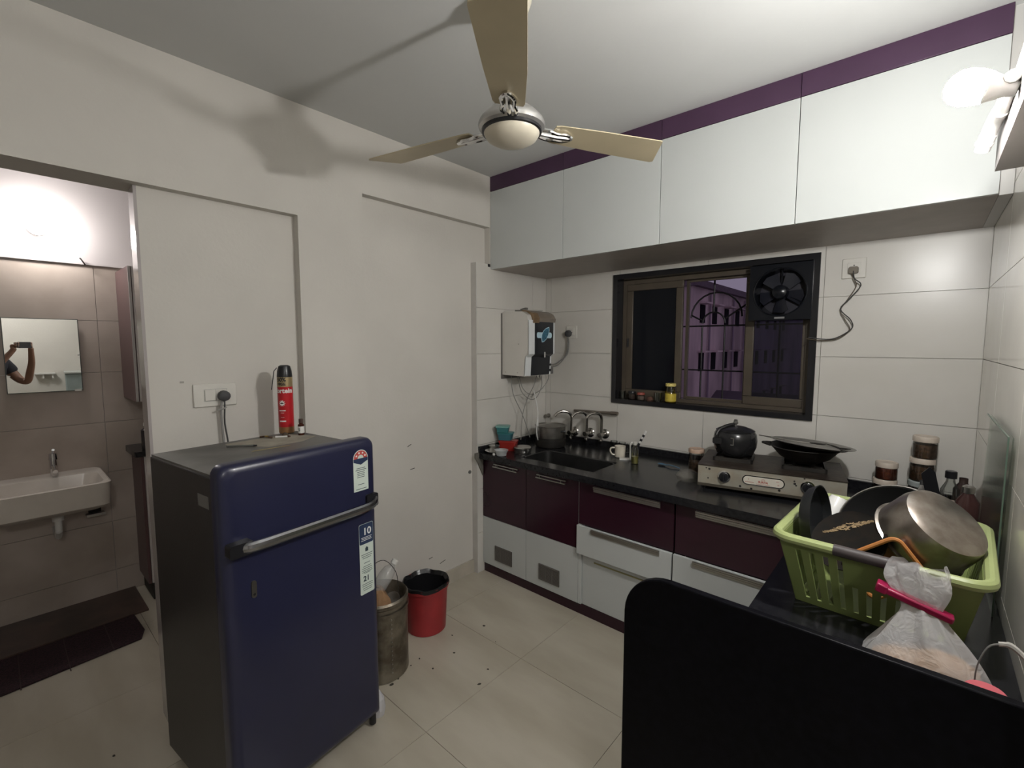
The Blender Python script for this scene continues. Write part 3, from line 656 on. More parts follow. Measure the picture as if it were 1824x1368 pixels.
for k in range(5):
    M = Matrix.Rotation(2 * PI * k / 5 + .3, 4, 'Y') @ Matrix.Rotation(.5, 4, 'X')
    B().prism([(.035, -.025), (.105, -.05), (.116, .01), (.10, .045), (.035, .02)], -.0, .003, 'y', M=Matrix.Translation((0, .03, 0)) @ M).build('blade', mat('exhaust_blade', (.014, .015, .022), .35), ex)
for k in range(3):
    a = 2 * PI * k / 3 + PI / 2; B().cyl((.03 * math.cos(a), .04, .03 * math.sin(a)), (.125 * math.cos(a), .04, .125 * math.sin(a)), .004, seg=6).build('support_arm', exm, ex)
B().box(-.02, .03, -.014, -.011, -.148, -.138).build('nameplate', mat('plate_grey', (.2, .2, .2), .4), ex)

def socket(label, x, z, s=.05):
    t = thing('wall_socket', label, 'socket', (x, -.0005, z))
    bevel(B().box(-s, s, -.010, 0, -s, s).build('plate', offw_m, t), .003)
    bevel(B().box(-s * .55, s * .55, -.013, -.010, -s * .55, s * .55).build('socket_face', offw_m, t), .001)
    for dx, dz in ((0, .014), (-.009, -.004), (.009, -.004)): B().cyl((dx, -.0135, dz), (dx, -.0125, dz), .003, seg=8).build('pin_hole', black_m, t)
    return t
socket('white wall socket right of the window, high on the tiled wall', 1.985, 2.006)
socket('white wall socket beside the water purifier', .252, 1.712, .048)
pg = thing('power_plug', 'plug with twisted cord running from the right socket to the exhaust fan', 'plug', (1.985, -.014, 2.0))
B().rbox(-.02, .02, -.022, 0, -.022, .012, .008, 'y').build('plug_body', mat('dirty_plug', (.16, .14, .11), .6), pg)
cord = [(0, -.02, -.01), (.008, -.03, -.05), (.035, -.02, -.085), (-.01, -.016, -.15), (-.045, -.014, -.20), (.0, -.014, -.255), (.008, -.014, -.30), (-.05, -.014, -.345), (-.10, -.014, -.355), (-.18, -.016, -.345)]
B().tube(cord, .0028, 6, sub=4).build('cord', mat('cable_black', (.05, .05, .05), .5), pg)
B().tube([(x - .010 + .012 * math.sin(i * 2.1), y + .006, z - .006) for i, (x, y, z) in enumerate(cord)], .0024, 6, sub=4).build('cord', mat('cable_brown', (.09, .07, .05), .5), pg)
pg = thing('power_plug', 'black round plug in the socket beside the water purifier, with grey cords', 'plug', (.236, -.014, 1.70))
B().lathe([(.024, 0), (.027, .008), (.024, .028), (.012, .034)], M=Matrix.Rotation(PI / 2, 4, 'X'), seg=16).build('plug_body', mat('dark_rubber', (.055, .055, .058), .6), pg)
cable_g = mat('cable_midgrey', (.16, .155, .145), .5)
B().tube([(.0, -.018, -.02), (.01, -.02, -.08), (.0, -.03, -.16), (-.04, -.08, -.215), (-.06, -.14, -.235), (-.06, -.19, -.225)], .004, 6, sub=4).build('cord', cable_g, pg)
B().tube([(-.008, -.018, -.02), (0, -.02, -.08), (-.008, -.03, -.16), (-.04, -.08, -.235), (-.06, -.14, -.25), (-.06, -.19, -.245)], .0035, 6, sub=4).build('cord', cable_g, pg)

# ================================================================ WATER PURIFIER
wp = thing('water_purifier', 'white wall-mounted water purifier with a black front, above the counter corner', 'water purifier', (0, -.375, 1.40))
pw_m = mat('purifier_white', (.58, .56, .52), .35, var=.04); pww_m = mat('purifier_bright', (.68, .70, .70), .3)
y0, y1 = -.145, .145
side = [(0.004, 0), (.215, -.005), (.215, .03), (.222, .13), (.250, .15), (.250, .36), (.235, .42), (.19, .445), (.02, .452), (.004, .44)]
B().prism(side, y0, y1, 'y').build('body', pw_m, wp)
bevel(B().box(-0, .006, y0 - .01, y1 + .01, -.03, .44).build('back_plate', mat('backplate', (.12, .11, .10), .5), wp), .002)
def strip(y0, y1, m, name, off=.004, zs=(0, .385)):
    prof = [(.216 + off, 0 + zs[0]), (.224 + off, .13), (.252 + off, .15), (.252 + off, zs[1])]
    back = [(x - .006 - off, z) for x, z in prof[::-1]]
    return B().prism(prof + back, y0, y1, 'y').build(name, m, wp)
strip(y0, y0 + .062, pww_m, 'left_panel'); strip(y1 - .018, y1, pww_m, 'right_panel'); pf = strip(y0 + .060, y1 - .018, mat('purifier_black', (.012, .014, .018), .2), 'front_panel', .006)
tape_m = mat('brown_tape', (.20, .13, .07), .35, var=.3, scale=20)
B().prism([(.262, .375), (.266, .40), (.245, .432), (.20, .452), (.16, .456), (.15, .45), (.20, .444), (.236, .42), (.25, .39), (.25, .375)], y0 + .055, y1 - .0, 'y').build('top_tape', mat('clear_tape', (.22, .185, .15), .3, var=.2, scale=15), wp)
B().prism([(.264, .366), (.268, .40), (.247, .434), (.20, .454), (.16, .458), (.15, .45), (.20, .444), (.236, .42), (.25, .39), (.25, .366)], y0 + .04, y0 + .10, 'y').build('tape_patch', tape_m, wp)
# leaf shaped emblem with bar
blue_m = mat('emblem_blue', (.04, .17, .26), .3, var=.5, scale=60); ice_m = mat('emblem_ice', (.45, .62, .70), .3)
XF = .2585
lg = B().rbox(XF, XF + .0015, -.065, .105, .262, .302, .015, 'x').build('emblem_bar', ice_m, wp)
leaf = [(-.022, .232), (-.030, .262), (-.024, .29), (.0, .318), (.03, .335), (.062, .342), (.064, .315), (.052, .285), (.03, .255), (.0, .235)]
sc = lambda k: [(.018 + (p[0] - .018) * k, .288 + (p[1] - .288) * k) for p in leaf]
B().prism([(y + .012, z) for y, z in leaf], XF + .0015, XF + .0025, 'x').build('emblem_leaf', ice_m, wp)
B().prism([(y + .012, z) for y, z in sc(.88)], XF + .0025, XF + .0032, 'x').build('emblem_leaf', blue_m, wp)
B().rbox(.230, .2615, .015, .032, .125, .165, .006, 'x').build('tap', chrome_m, wp)
for z in (.07, .03): B().cyl((.222, .137, z), (.2275, .137, z), .009, seg=12).cyl((.2275, .137, z), (.2285, .137, z), .006, seg=12).build('dial', black_m, wp)
for x, z in ((.035, .02), (.15, .02), (.16, .22)): B().cyl((x, y0 - .0015, z), (x, y0, z), .004, seg=8).build('screw', steeld_m, wp)
B().rbox(.16, .22, .155, .18, .0, .055, .008, 'y').build('adapter', mat('grey_adapter', (.13, .125, .12), .5), wp)
tube_m = mat('water_tube', (.22, .215, .20), .4); tubew_m = mat('water_tube_white', (.60, .60, .58), .4)
def wt(pts, r=.003, m=tube_m, name='water_tube'): B().tube(pts, r, 6, sub=5).build(name, m, wp)
wt([(.05, -.10, .0), (.06, -.09, -.14), (.09, -.03, -.28), (.11, .02, -.42), (.12, .03, -.47)])
wt([(.09, -.06, .0), (.10, -.03, -.10), (.12, .04, -.15), (.15, .12, -.12), (.18, .165, -.05), (.19, .165, .0)])
wt([(.085, -.07, 0), (.095, -.04, -.12), (.12, .03, -.185), (.14, .09, -.17), (.16, .12, -.08), (.17, .09, .0)])
wt([(.16, .06, .0), (.15, .04, -.08), (.12, -.0, -.18), (.10, -.03, -.30), (.10, -.05, -.48)])
wt([(.20, .02, -.30), (.21, .0, -.36), (.212, .0, -.44), (.22, .02, -.50)], .004, tubew_m)
wt([(.14, .05, -.12), (.20, .02, -.25), (.215, .01, -.38), (.225, .03, -.52)], .004, tubew_m)
B().cyl((.205, .03, -.02), (.205, .03, 0), .012, .016).build('spout', chrome_m, wp)
sp = thing('wrench', 'grey metal tool lying on top of the water purifier', 'tool', (.10, -.40, 1.853), .35)
B().box(-.06, -.0, -.012, .012, 0, .012).tube([(-.02, 0, .012), (.02, 0, .022), (.03, .01, .02)], .008, 8).build('tool_head', mat('tool_grey', (.16, .155, .14), .5, .4), sp)
B().tube([(.0, -.01, .008), (.10, .0, .006), (.14, .01, .004), (.10, .02, .006), (.01, .015, .01)], .005, 8, sub=3).build('tool_handle', mat('tool_pale', (.38, .37, .34), .5), sp)

# ================================================================ SINK TAPS
ft_m = mat('tap_steel', (.50, .48, .45), .22, 1.0, var=.2, scale=20)
names = ['nearest the corner', 'in the middle of the three', 'nearest the window']
for i, (x, z) in enumerate(((.290, .948), (.430, .957), (.555, .962))):
    t = thing('swan_neck_tap', 'steel swan-neck wall tap over the sink, ' + names[i], 'tap', (x, 0, z), 0)
    Mf = Matrix.Rotation(PI / 2, 4, 'X')
    B().lathe([(.036, .001), (.036, .006), (.026, .016), (.018, .018)], M=Mf, seg=20).build('flange', ft_m, t)
    B().cyl((0, -.018, 0), (0, -.085, 0), .016, .017).build('valve_body', ft_m, t)
    B().cyl((0, -.06, -.004), (.0, -.06, -.035), .008).lathe([(.016, -.05), (.018, -.045), (.016, -.035)], c=(0, -.06, 0), seg=12).build('handle', ft_m, t)
    k = 1.25 if i == 0 else 1.0
    B().tube([(0, -.055, .0), (0, -.055, .08), (0, -.058, .13), (-.012 * k, -.075, .155), (-.035 * k, -.10, .163), (-.06 * k, -.125, .150), (-.075 * k, -.14, .125)], .0105, 10, sub=4).build('spout', ft_m, t)
t = thing('pipe_rail', 'thin brownish steel pipe behind the sink taps', 'pipe', (.50, -.03, 1.115))
B().cyl((-.20, .0, .0), (.165, -.0, .012), .009, .010).build('pipe', mat('pipe_brown', (.26, .22, .19), .35, .8), t)
B().cyl((.115, 0, .010), (.17, 0, .012), .013, seg=12).build('end_cap', mat('pipe_brown', (.26, .22, .19), .35, .8), t)
for x in (-.12, .12): B().cyl((x, 0, .004), (x, .029, .004), .005, seg=8).build('bracket', steel_m, t)
t = thing('wall_valve', 'small steel wall valve in the corner left of the taps', 'valve', (.035, -.0005, 1.045))
B().lathe([(.018, 0), (.018, .006), (.010, .010), (.010, .035), (.014, .036), (.014, .045)], M=Matrix.Rotation(PI / 2, 4, 'X'), seg=14).build('valve_body', mat('valve_grey', (.30, .28, .25), .35, .8), t)

# ================================================================ POTS, DISHES
def pot(name, label, cat, loc, r, h, m, rim=.006, th=.002, low=None, seg=32, flare=0.0, rz=0):
    t = thing(name, label, cat, loc, rz)
    prof = [(r * .80, 0), (r * .95, .004), (r, .018), (r + flare, h - .004), (r + flare + rim, h), (r + flare + rim, h + .002), (r + flare - th, h), (r - th, .02), (r * .9, .008), (.001, .006)]
    B().lathe([(.001, 0)] + prof, seg=seg, cap=False).build('pot_body', m, t)
    return t
t = pot('cooking_pot', 'large steel pot with a black lower half and lid, behind the sink in the corner', 'pot', (.250, -.262, .8705), .110, .155, steeld_m, .008)
B().lathe([(.1065, .006), (.1118, .018), (.1118, .072)], cap=False, seg=32).build('black_bottom', soot_m, t)  # black band around the lower half of the pot
B().lathe([(.001, .155), (.08, .155), (.107, .150)], cap=False, seg=32).build('lid', steeld_m, t)
B().tube([(-.104, -.02, .12), (-.135, 0, .125), (-.104, .02, .12)], .006, 8, sub=2).build('handle', black_m, t)
B().tube([(.104, -.02, .12), (.135, 0, .125), (.104, .02, .12)], .006, 8, sub=2).build('handle', black_m, t)

def box_tub(name, label, loc, sx, sy, h, m, lidm, rz, cat='container', tilt=(0, 0)):
    t = thing(name, label, cat, loc, (tilt[0], tilt[1], rz))
    b = B(); loft(b, [rrect(sx * .86, sy * .86, .012, 0), rrect(sx, sy, .014, h)], True, True); b.build('tub', m, t)
    b = B(); loft(b, [rrect(sx + .004, sy + .004, .015, h), rrect(sx + .004, sy + .004, .015, h + .008), rrect(sx - .004, sy - .004, .013, h + .011)], True, True); b.build('lid', lidm, t)
    return t
teal_m = mat('teal_plastic', (.035, .16, .17), .35); teal2_m = mat('teal_light', (.16, .34, .31), .35); blue_p = mat('blue_plastic', (.035, .12, .15), .35)
redb_m = mat('red_plastic', (.26, .018, .014), .35)
box_tub('lunch_box', 'red plastic lunch box at the bottom of the stack in the counter corner', (.105, -.565, .8705), .062, .045, .060, redb_m, redb_m, .5)
box_tub('lunch_box', 'dark teal plastic box resting on the red lunch box', (.082, -.570, .9425), .052, .04, .044, blue_p, teal_m, .45)
box_tub('lunch_box', 'light teal plastic box topmost in the corner stack', (.070, -.585, .9985), .046, .040, .036, teal_m, teal2_m, .6)
t = thing('dinner_plate', 'white-rimmed plate under the steel bowl at the left end of the counter', 'plate', (.085, -.690, .8705))
B().lathe([(.001, .002), (.03, .0), (.045, .006), (.062, .014), (.064, .016), (.060, .016), (.044, .009), (.001, .006)], cap=False, seg=28).build('plate_disc', whitep_m, t)
t = pot('steel_bowl', 'small steel bowl with a lid standing on the white plate', 'bowl', (.083, -.688, .878), .036, .040, steel_m, .002)
B().lathe([(.001, .046), (.03, .045), (.038, .040)], cap=False).build('lid', steel_m, t); B().cyl((0, 0, .045), (0, 0, .058), .005).build('lid_knob', steel_m, t)
t = pot('plastic_tub', 'clear empty plastic tub at the front left of the counter', 'tub', (.185, -.725, .8705), .036, .038, film('cloudy_plastic', (.45, .47, .48), .55), .003, flare=.008)
t = thing('steel_tiffin', 'round steel tin with a lid, beside the red lunch box', 'tin', (.232, -.56, .8705))
B().lathe([(.001, 0), (.056, 0), (.058, .003), (.058, .026)], cap=False, seg=30).build('tin_body', steel_m, t)
B().lathe([(.060, .022), (.061, .024), (.061, .038), (.057, .042), (.001, .042)], cap=False, seg=30).build('lid', steel_m, t)
t = thing('white_cap', 'small white cap at the front left counter edge', 'garlic', (.135, -.745, .8705)); B().lathe([(.010, 0), (.010, .008), (.007, .013)], seg=12).build('cap_body', whitep_m, t)  # a small loose white cap, not garlic
t = thing('sink_strainer', 'steel ring strainer with a white curved handle lying in the sink', 'strainer', (.55, -.575, .705), .3)
B().tube([(.03 * math.cos(k * PI / 8), .03 * math.sin(k * PI / 8), .03) for k in range(16)], .004, 6, closed=True).lathe([(.03, .028), (.015, .006), (.001, .004)], cap=False, seg=16).build('ring', steel_m, t)
B().tube([(.045, .02, .05), (.075, .02, .06), (.10, -.0, .045), (.11, -.02, .02)], .006, 8, sub=3).build('handle', whitep_m, t)

# mug, brush, bottle, tumblers
t = thing('mug', 'white mug with a brown pattern standing by the counter upstand', 'mug', (.800, -.225, .8705), math.radians(215))
B().lathe([(.001, 0), (.030, 0), (.034, .004), (.036, .075), (.033, .075), (.031, .008), (.001, .006)], cap=False, seg=24).build('cup', mat('mug_white', (.58, .54, .45), .3), t)
B().tube([(.034, 0, .062), (.058, 0, .060), (.064, 0, .040), (.052, 0, .018), (.034, 0, .014)], .005, 8, sub=3).build('handle', mat('mug_white', (.58, .54, .45), .3), t)
B().prism([(-.012, .02), (.0, .015), (.012, .03), (.010, .055), (-.004, .06), (-.014, .045)], -.0375, -.036, 'y').build('brown_pattern', mat('mug_brown', (.20, .11, .06), .4), t)
t = thing('brush_holder', 'white plastic brush hook tray standing right of the mug', 'holder', (.868, -.262, .8705), .5)
B().box(-.045, .075, -.022, .022, 0, .008).box(.018, .026, -.018, .018, .008, .10).tube([(.022, 0, .098), (.03, 0, .112), (.042, 0, .112)], .006, 8).build('tray', whitep_m, t)
t = thing('scrub_brush', 'black and white ribbed brush handle leaning behind the clear bottle', 'brush', (.90, -.215, .875), .4)
B().cyl((0, 0, 0), (.022, 0, .09), .009, .010).build('brush_head', black_m, t)
b = B()
for k in range(6): b.mi(k % 2).cyl((.022 + .007 * k, 0, .09 + .014 * k), (.022 + .007 * (k + 1), 0, .09 + .014 * (k + 1)), .0085, seg=10)
b.build('handle', [black_m, whitep_m], t)
B().cyl((.064, 0, .174), (.068, 0, .184), .010, .008, seg=10).build('end_cap', whitep_m, t)
clear_m = thin_glass('clear_glass', (.86, .88, .86), .12)
t = thing('oil_bottle', 'clear plastic bottle with a little yellow liquid, in front of the brush', 'bottle', (.952, -.315, .8705))
B().lathe([(.001, 0), (.020, 0), (.024, .004), (.024, .085), (.012, .108), (.010, .12)], cap=False, seg=20).build('bottle_body', clear_m, t)
B().lathe([(.001, .002), (.021, .003), (.022, .045), (.001, .045)], cap=False, seg=20).build('liquid', mat('yellow_liquid', (.22, .20, .06), .2), t)
B().lathe([(.012, .118), (.012, .135), (.006, .14)], seg=14).build('cap', mat('cap_grey', (.45, .44, .40), .4), t)
for i, (x, lb) in enumerate(((.665, 'left'), (.735, 'middle'), (.80, 'right'))):
    t = thing('glass_tumbler', 'upturned clear glass tumbler behind the mug, %s of three' % lb, 'glass', (x, -.065 - .01 * i, .8705), group='tumblers by the upstand')
    B().lathe([(.026, 0), (.029, .002), (.025, .065), (.001, .067)], cap=False, seg=18).build('glass_wall', clear_m, t)
t = thing('spoon', 'blue plastic spoon lying on the counter left of the stove', 'spoon', (1.10, -.245, .871), -.15)
B().lathe([(.001, .003), (.018, .004), (.022, .008)], M=Matrix.Diagonal((1.3, .9, 1, 1)), cap=False, seg=16).build('spoon_bowl', mat('blue_spoon', (.05, .11, .17), .4), t)
B().tube([(.025, 0, .006), (.06, 0, .012), (.12, 0, .005)], .0035, 6, sub=3).build('handle', mat('blue_spoon', (.05, .11, .17), .4), t)

# ================================================================ GAS STOVE
SA = math.radians(11)
gs = thing('gas_stove', 'two-burner steel gas stove with a white brand plate, on the counter under the window', 'stove', (1.43, -.555, .8705), SA)
# local: x along the front (0..635), y depth 0..385
grime_m = mat('stove_top_grime', (.055, .042, .032), .45, .3, scale=22, col2=(.025, .018, .014), bump=.25)
panel_m = mat('stove_panel', (.40, .38, .32), .38, .35, scale=16, col2=(.36, .32, .25))
B().box(.0, .635, .012, .385, .035, .124).build('body', grime_m, gs)
B().box(-.002, .637, -.003, .388, .124, .128).build('top_plate', grime_m, gs)
bevel(B().box(0, .635, 0, .011, .030, .123).build('front_panel', panel_m, gs), .002)
B().box(.0, .635, -.002, .02, .018, .031).build('lower_lip', mat('stove_lip', (.16, .14, .11), .4, .7, var=.3), gs)
for x, y in ((.03, .04), (.60, .04), (.03, .35), (.60, .35)): B().cyl((x, y, 0), (x, y, .036), .012).build('foot', black_m, gs)
for x in (.125, .485):
    k = B().lathe([(.030, 0), (.030, .004), (.025, .005)], M=Matrix.Translation((x, -.0005, .078)) @ Matrix.Rotation(PI / 2, 4, 'X'), seg=24).build('knob_bezel', chrome_m, gs)
    B().lathe([(.024, .004), (.022, .018), (.014, .020)], M=Matrix.Translation((x, 0, .078)) @ Matrix.Rotation(PI / 2, 4, 'X'), seg=20).box(x - .004, x + .004, -.03, -.018, .058, .098).build('knob', black_m, k)
pr2 = [(p[0] + .3, p[1] + .078) for p in [(q[0], q[1]) for q in rrect(.092, .024, .0235, 0, 6)]]
pb = B().prism(pr2, -.003, 0, 'y').build('plate_rim', chrome_m, gs)
pr3 = [(p[0] + .3, p[1] + .078) for p in rrect(.087, .019, .0185, 0, 6)]
B().prism(pr3, -.0042, -.003, 'y').build('brand_plate', mat('enamel_white', (.62, .58, .50), .35), gs)
MT = lambda x, z: frameM((x, -.0046, z), (1, 0, 0), (0, 0, 1))
redt = mat('print_red', (.35, .06, .04), .5)
text('SURYA', .014, redt, gs, MT(.300, .074), bold=.0005)
text('ISI', .009, redt, gs, MT(.365, .070)); text('4321', .007, redt, gs, MT(.362, .086)); text('•' if False else 'o', .012, redt, gs, MT(.236, .084))
b = B()
for k in range(7): a = PI * k / 6; b.box(-.0006, .0006, 0, .0003, .004, .009, M=Matrix.Translation((.300, -.0046, .083)) @ Matrix.Rotation(a - PI / 2, 4, 'Y'))
b.build('sun_rays', redt, gs)
B().box(.22, .26, -.0046, -.0042, .068, .070).box(.27, .33, -.0046, -.0042, .063, .0645).build('print_line', redt, gs)
for i, (x, z) in enumerate(((.04, .112), (.055, .108), (.05, .06), (.37, .045), (.43, .10), (.432, .088), (.438, .080), (.20, .04), (.47, .118), (.25, .035))):
    B().lathe([(.004 + .002 * (i % 2), 0), (.003, .0006)], M=Matrix.Translation((x, -.0002, z)) @ Matrix.Rotation(PI / 2, 4, 'X'), seg=7).build('grease_spot', soot_m, gs)
for (x, y) in ((.15, .215), (.47, .20)):
    bu = B().lathe([(.045, .128), (.045, .142), (.03, .15), (.001, .15)], c=(x, y, 0), seg=20, cap=False).build('burner', soot_m, gs)
    q = B(); s4 = .095
    q.box(x - s4, x + s4, y - s4, y - s4 + .010, .129, .148).box(x - s4, x + s4, y + s4 - .010, y + s4, .129, .148).box(x - s4, x - s4 + .010, y - s4, y + s4, .129, .148).box(x + s4 - .010, x + s4, y - s4, y + s4, .129, .148)
    for k in range(4):
        M = Matrix.Translation((x, y, 0)) @ Matrix.Rotation(PI / 4 + k * PI / 2, 4, 'Z'); q.box(.05, .125, -.004, .004, .140, .148, M=M)
    q.build('pan_support', soot_m, bu)
def spt(x, y, z): v = Matrix.Rotation(SA, 3, 'Z') @ Vector((x, y, 0)); return (v.x + 1.43, v.y - .555, .8705 + z)
# black rounded pot with lid
kt = thing('black_cooker', 'round black cooker pot with a domed lid and steel knob on the left burner', 'pot', spt(.150, .225, .1485), SA)
pk = mat('anodised_black', (.016, .016, .017), .22)
B().lathe([(.001, 0), (.075, 0), (.090, .010), (.106, .05), (.109, .085), (.104, .118), (.094, .132), (.001, .132)], cap=False, seg=36).build('pot_body', pk, kt)
B().lathe([(.097, .130), (.097, .136), (.085, .143), (.05, .155), (.02, .160), (.001, .161)], cap=False, seg=36).build('lid', pk, kt)
B().cyl((0, 0, .158), (0, 0, .168), .008).lathe([(.008, .168), (.013, .173), (.013, .180), (.008, .184), (.010, .190), (.006, .194)], seg=14).build('lid_knob', steel_m, kt)
B().tube([(-.01, -.01, .168), (-.04, -.03, .160), (-.075, -.055, .140), (-.088, -.068, .110)], .009, 8, sub=3).build('handle_bar', pk, kt)
B().rbox(-.10, -.055, -.108, -.085, .072, .105, .008, 'y').build('side_handle', pk, kt)
B().box(-.012, .002, -.112, -.104, .070, .074).box(.0, .003, -.113, -.104, .070, .110).box(-.012, .002, -.112, -.104, .106, .110).build('bracket', steel_m, kt)
# kadhai with steel plate and tongs
kd = thing('black_wok', 'sooty black wok on the right burner', 'wok', spt(.47, .20, .149), SA)
B().lathe([(.001, 0), (.06, .006), (.11, .035), (.145, .075), (.158, .085), (.155, .088), (.142, .078), (.106, .04), (.056, .011), (.001, .006)], cap=False, seg=36).build('pan', soot_m, kd)
B().tube([(-.15, -.03, .084), (-.185, -.0, .088), (-.15, .03, .084)], .007, 8, sub=2).build('handle', soot_m, kd)
B().tube([(.15, -.03, .084), (.185, 0, .088), (.15, .03, .084)], .007, 8, sub=2).build('handle', soot_m, kd)
pt = thing('steel_plate', 'wide shallow steel plate covering the wok', 'plate', spt(.50, .19, .2375), (math.radians(-4), math.radians(4), SA))
B().lathe([(.001, .002), (.12, .0), (.150, .010), (.178, .016), (.180, .018), (.150, .013), (.12, .004), (.001, .004)], cap=False, seg=40).build('plate_disc', mat('plate_steel', (.34, .33, .31), .34, .9, var=.3, scale=14), pt)
tg = thing('tongs', 'dark steel tongs lying across the plate on the wok', 'tongs', spt(.455, .17, .262), math.radians(-4))
B().tube([(-.20, .01, .005), (-.05, .004, .0), (.05, 0, 0)], .0028, 6, sub=3).tube([(-.20, .01, .005), (-.06, -.008, .0), (.05, -.008, 0)], .0028, 6, sub=3).build('arm', steeld_m, tg)
B().lathe([(.001, 0), (.03, .0), (.036, .003), (.001, .006)], M=Matrix.Translation((.07, -.004, 0)) @ Matrix.Diagonal((1, .45, 1, 1)), cap=False, seg=16).build('head', dark_m, tg)
# jar and bag left of the stove
def jar(label, loc, r, h, body, fillm, lidm, fill=.8, lidh=.022, rz=0, cat='jar', group=None):
    t = thing('storage_jar', label, cat, loc, rz, group)
    B().lathe([(.001, .0), (r * .92, 0), (r, .004), (r, h - .012), (r * .93, h)], cap=False, seg=24).build('jar_body', body, t)
    if fillm: B().lathe([(.001, .002), (r * .90, .003), (r * .95, .006), (r * .95, h * fill), (.001, h * fill)], cap=False, seg=20).build('contents', fillm, t)
    B().lathe([(r * .95, h - .004), (r * 1.04, h - .002), (r * 1.04, h + lidh - .004), (r * .98, h + lidh), (r * .85, h + lidh), (r * .82, h + lidh - .002), (.001, h + lidh - .002)], cap=False, seg=24).build('lid', lidm, t)
    return t
pink_lid = mat('peach_lid', (.44, .31, .23), .45); cream_lid = mat('cream_lid', (.50, .43, .36), .45)
masala = mat('red_masala', (.16, .038, .016), .8, scale=90, col2=(.08, .018, .01)); brownc = mat('brown_spice', (.12, .06, .03), .8, scale=90, col2=(.05, .025, .012)); darkc = mat('dark_contents', (.045, .025, .02), .8)
jar('glass jar with a peach lid behind the left end of the stove', (1.305, -.235, .8705), .043, .115, clear_m, brownc, pink_lid, .5, .020)
t = thing('plastic_bag', 'crumpled clear plastic bag tucked beside the left end of the stove', 'bag', (1.345, -.47, .8705), .2)
def crumple(b, amp, seed, keepz=.002):
    random.seed(seed)
    ph = [random.uniform(0, 6) for _ in range(9)]
    for v in b.bm.verts:
        if v.co.z < keepz: continue
        x, y, z = v.co * 38
        d = math.sin(x * 1.7 + ph[0]) * math.cos(y * 2.1 + ph[1]) + .6 * math.sin(z * 2.9 + x + ph[2]) + .5 * math.cos(y * 4.1 - z * 2 + ph[3])
        v.co.x += amp * d; v.co.y += amp * math.sin(d * 2 + ph[4]); v.co.z += amp * .6 * math.cos(d + ph[5])
    return b
b = B(); b.lathe([(.001, 0), (.035, 0), (.055, .01), (.060, .03), (.045, .05), (.02, .062), (.001, .066)], cap=False, seg=26); crumple(b, .005, 3)
b.build('film_body', film('bag_film', (.16, .15, .13), .38, .25), t, ang=20)

# ================================================================ JARS ON THE RIGHT BACK
jar('dark spice jar with a cream lid, lower of the two-jar stack right of the stove', (2.170, -.125, .8705), .046, .078, clear_m, darkc, cream_lid, .85)
jar('red spice jar with a cream lid, upper of the two-jar stack right of the stove', (2.173, -.125, .9695), .043, .062, clear_m, masala, cream_lid, .92)
jar('jar with a grey lid at the bottom of the tall jar stack', (2.305, -.13, .8705), .050, .095, clear_m, darkc, mat('grey_lid', (.30, .33, .32), .45), .6)
jar('brown spice jar with a cream lid, second in the tall jar stack', (2.300, -.125, .9875), .045, .085, clear_m, brownc, cream_lid, .8)
jar('speckled spice jar with a cream lid, topmost of the tall jar stack', (2.306, -.125, 1.0945), .045, .080, clear_m, brownc, cream_lid, .8)
t = thing('snack_packet', 'silver and yellow foil packet leaning in front of the tall jar stack', 'packet', (2.322, -.205, .8705), .1)
b = B(); b.lathe([(.001, 0), (.030, 0), (.040, .03), (.034, .08), (.020, .115), (.026, .135)], M=Matrix.Diagonal((1, .45, 1, 1)), cap=False, seg=22); crumple(b, .004, 5)
b.build('foil', mat('foil', (.50, .50, .50), .25, .8, var=.4, scale=30), t, ang=15)
b = B(); b.lathe([(.042, .02), (.043, .05)], M=Matrix.Diagonal((1, .5, 1, 1)), cap=False, seg=22); crumple(b, .004, 6); b.build('yellow_band', mat('yellow_print', (.42, .27, .04), .4), t, ang=15)
t = thing('spatula', 'flat black spatula standing up behind the steel pot, blade upward', 'spatula', (2.365, -.30, .8705), math.radians(15))
M = Matrix.Rotation(math.radians(-14), 4, 'Y')
B().prism([(-.024, .11), (.024, .10), (.026, .20), (.012, .225), (-.022, .20)], -.002, .002, 'y', M=M).build('blade', black_m, t)
B().box(-.007, .007, -.004, .004, .0, .11, M=M).build('handle', black_m, t)
t = thing('oil_bottle', 'clear bottle with a black cap beside the tall jar stack', 'bottle', (2.395, -.245, .8705))
B().lathe([(.001, 0), (.028, 0), (.032, .005), (.032, .12), (.016, .155), (.013, .175)], cap=False, seg=22).build('bottle_body', clear_m, t)
B().lathe([(.001, .003), (.029, .004), (.029, .06), (.001, .06)], cap=False, seg=20).build('oil', mat('dark_oil', (.07, .045, .02), .2), t)
B().lathe([(.020, .172), (.020, .200), (.017, .203)], seg=20).build('cap', black_m, t)
pm = mat('pale_paper', (.35, .30, .25), .6); B().rbox(-.016, .016, -.0345, -.033, .05, .085, .004, 'y').build('bottle_label', pm, t)
t = thing('dark_bottle', 'dark brown bottle in the counter corner against the right wall', 'bottle', (2.44, -.155, .8705))
B().lathe([(.001, 0), (.030, 0), (.033, .005), (.033, .11), (.015, .14), (.015, .16)], cap=False, seg=20).build('bottle_body', mat('dark_bottle2', (.045, .03, .026), .2), t)
t = thing('water_bottle', 'reddish-brown bottle with a steel cap standing beside the basket', 'bottle', (2.435, -.52, .8705))
B().lathe([(.001, 0), (.032, 0), (.035, .005), (.035, .15), (.018, .175), (.016, .185)], cap=False, seg=20).build('bottle_body', mat('maroon_glass', (.05, .022, .020), .15), t)
B().lathe([(.019, .183), (.019, .205), (.010, .212)], seg=18).build('cap', steel_m, t)
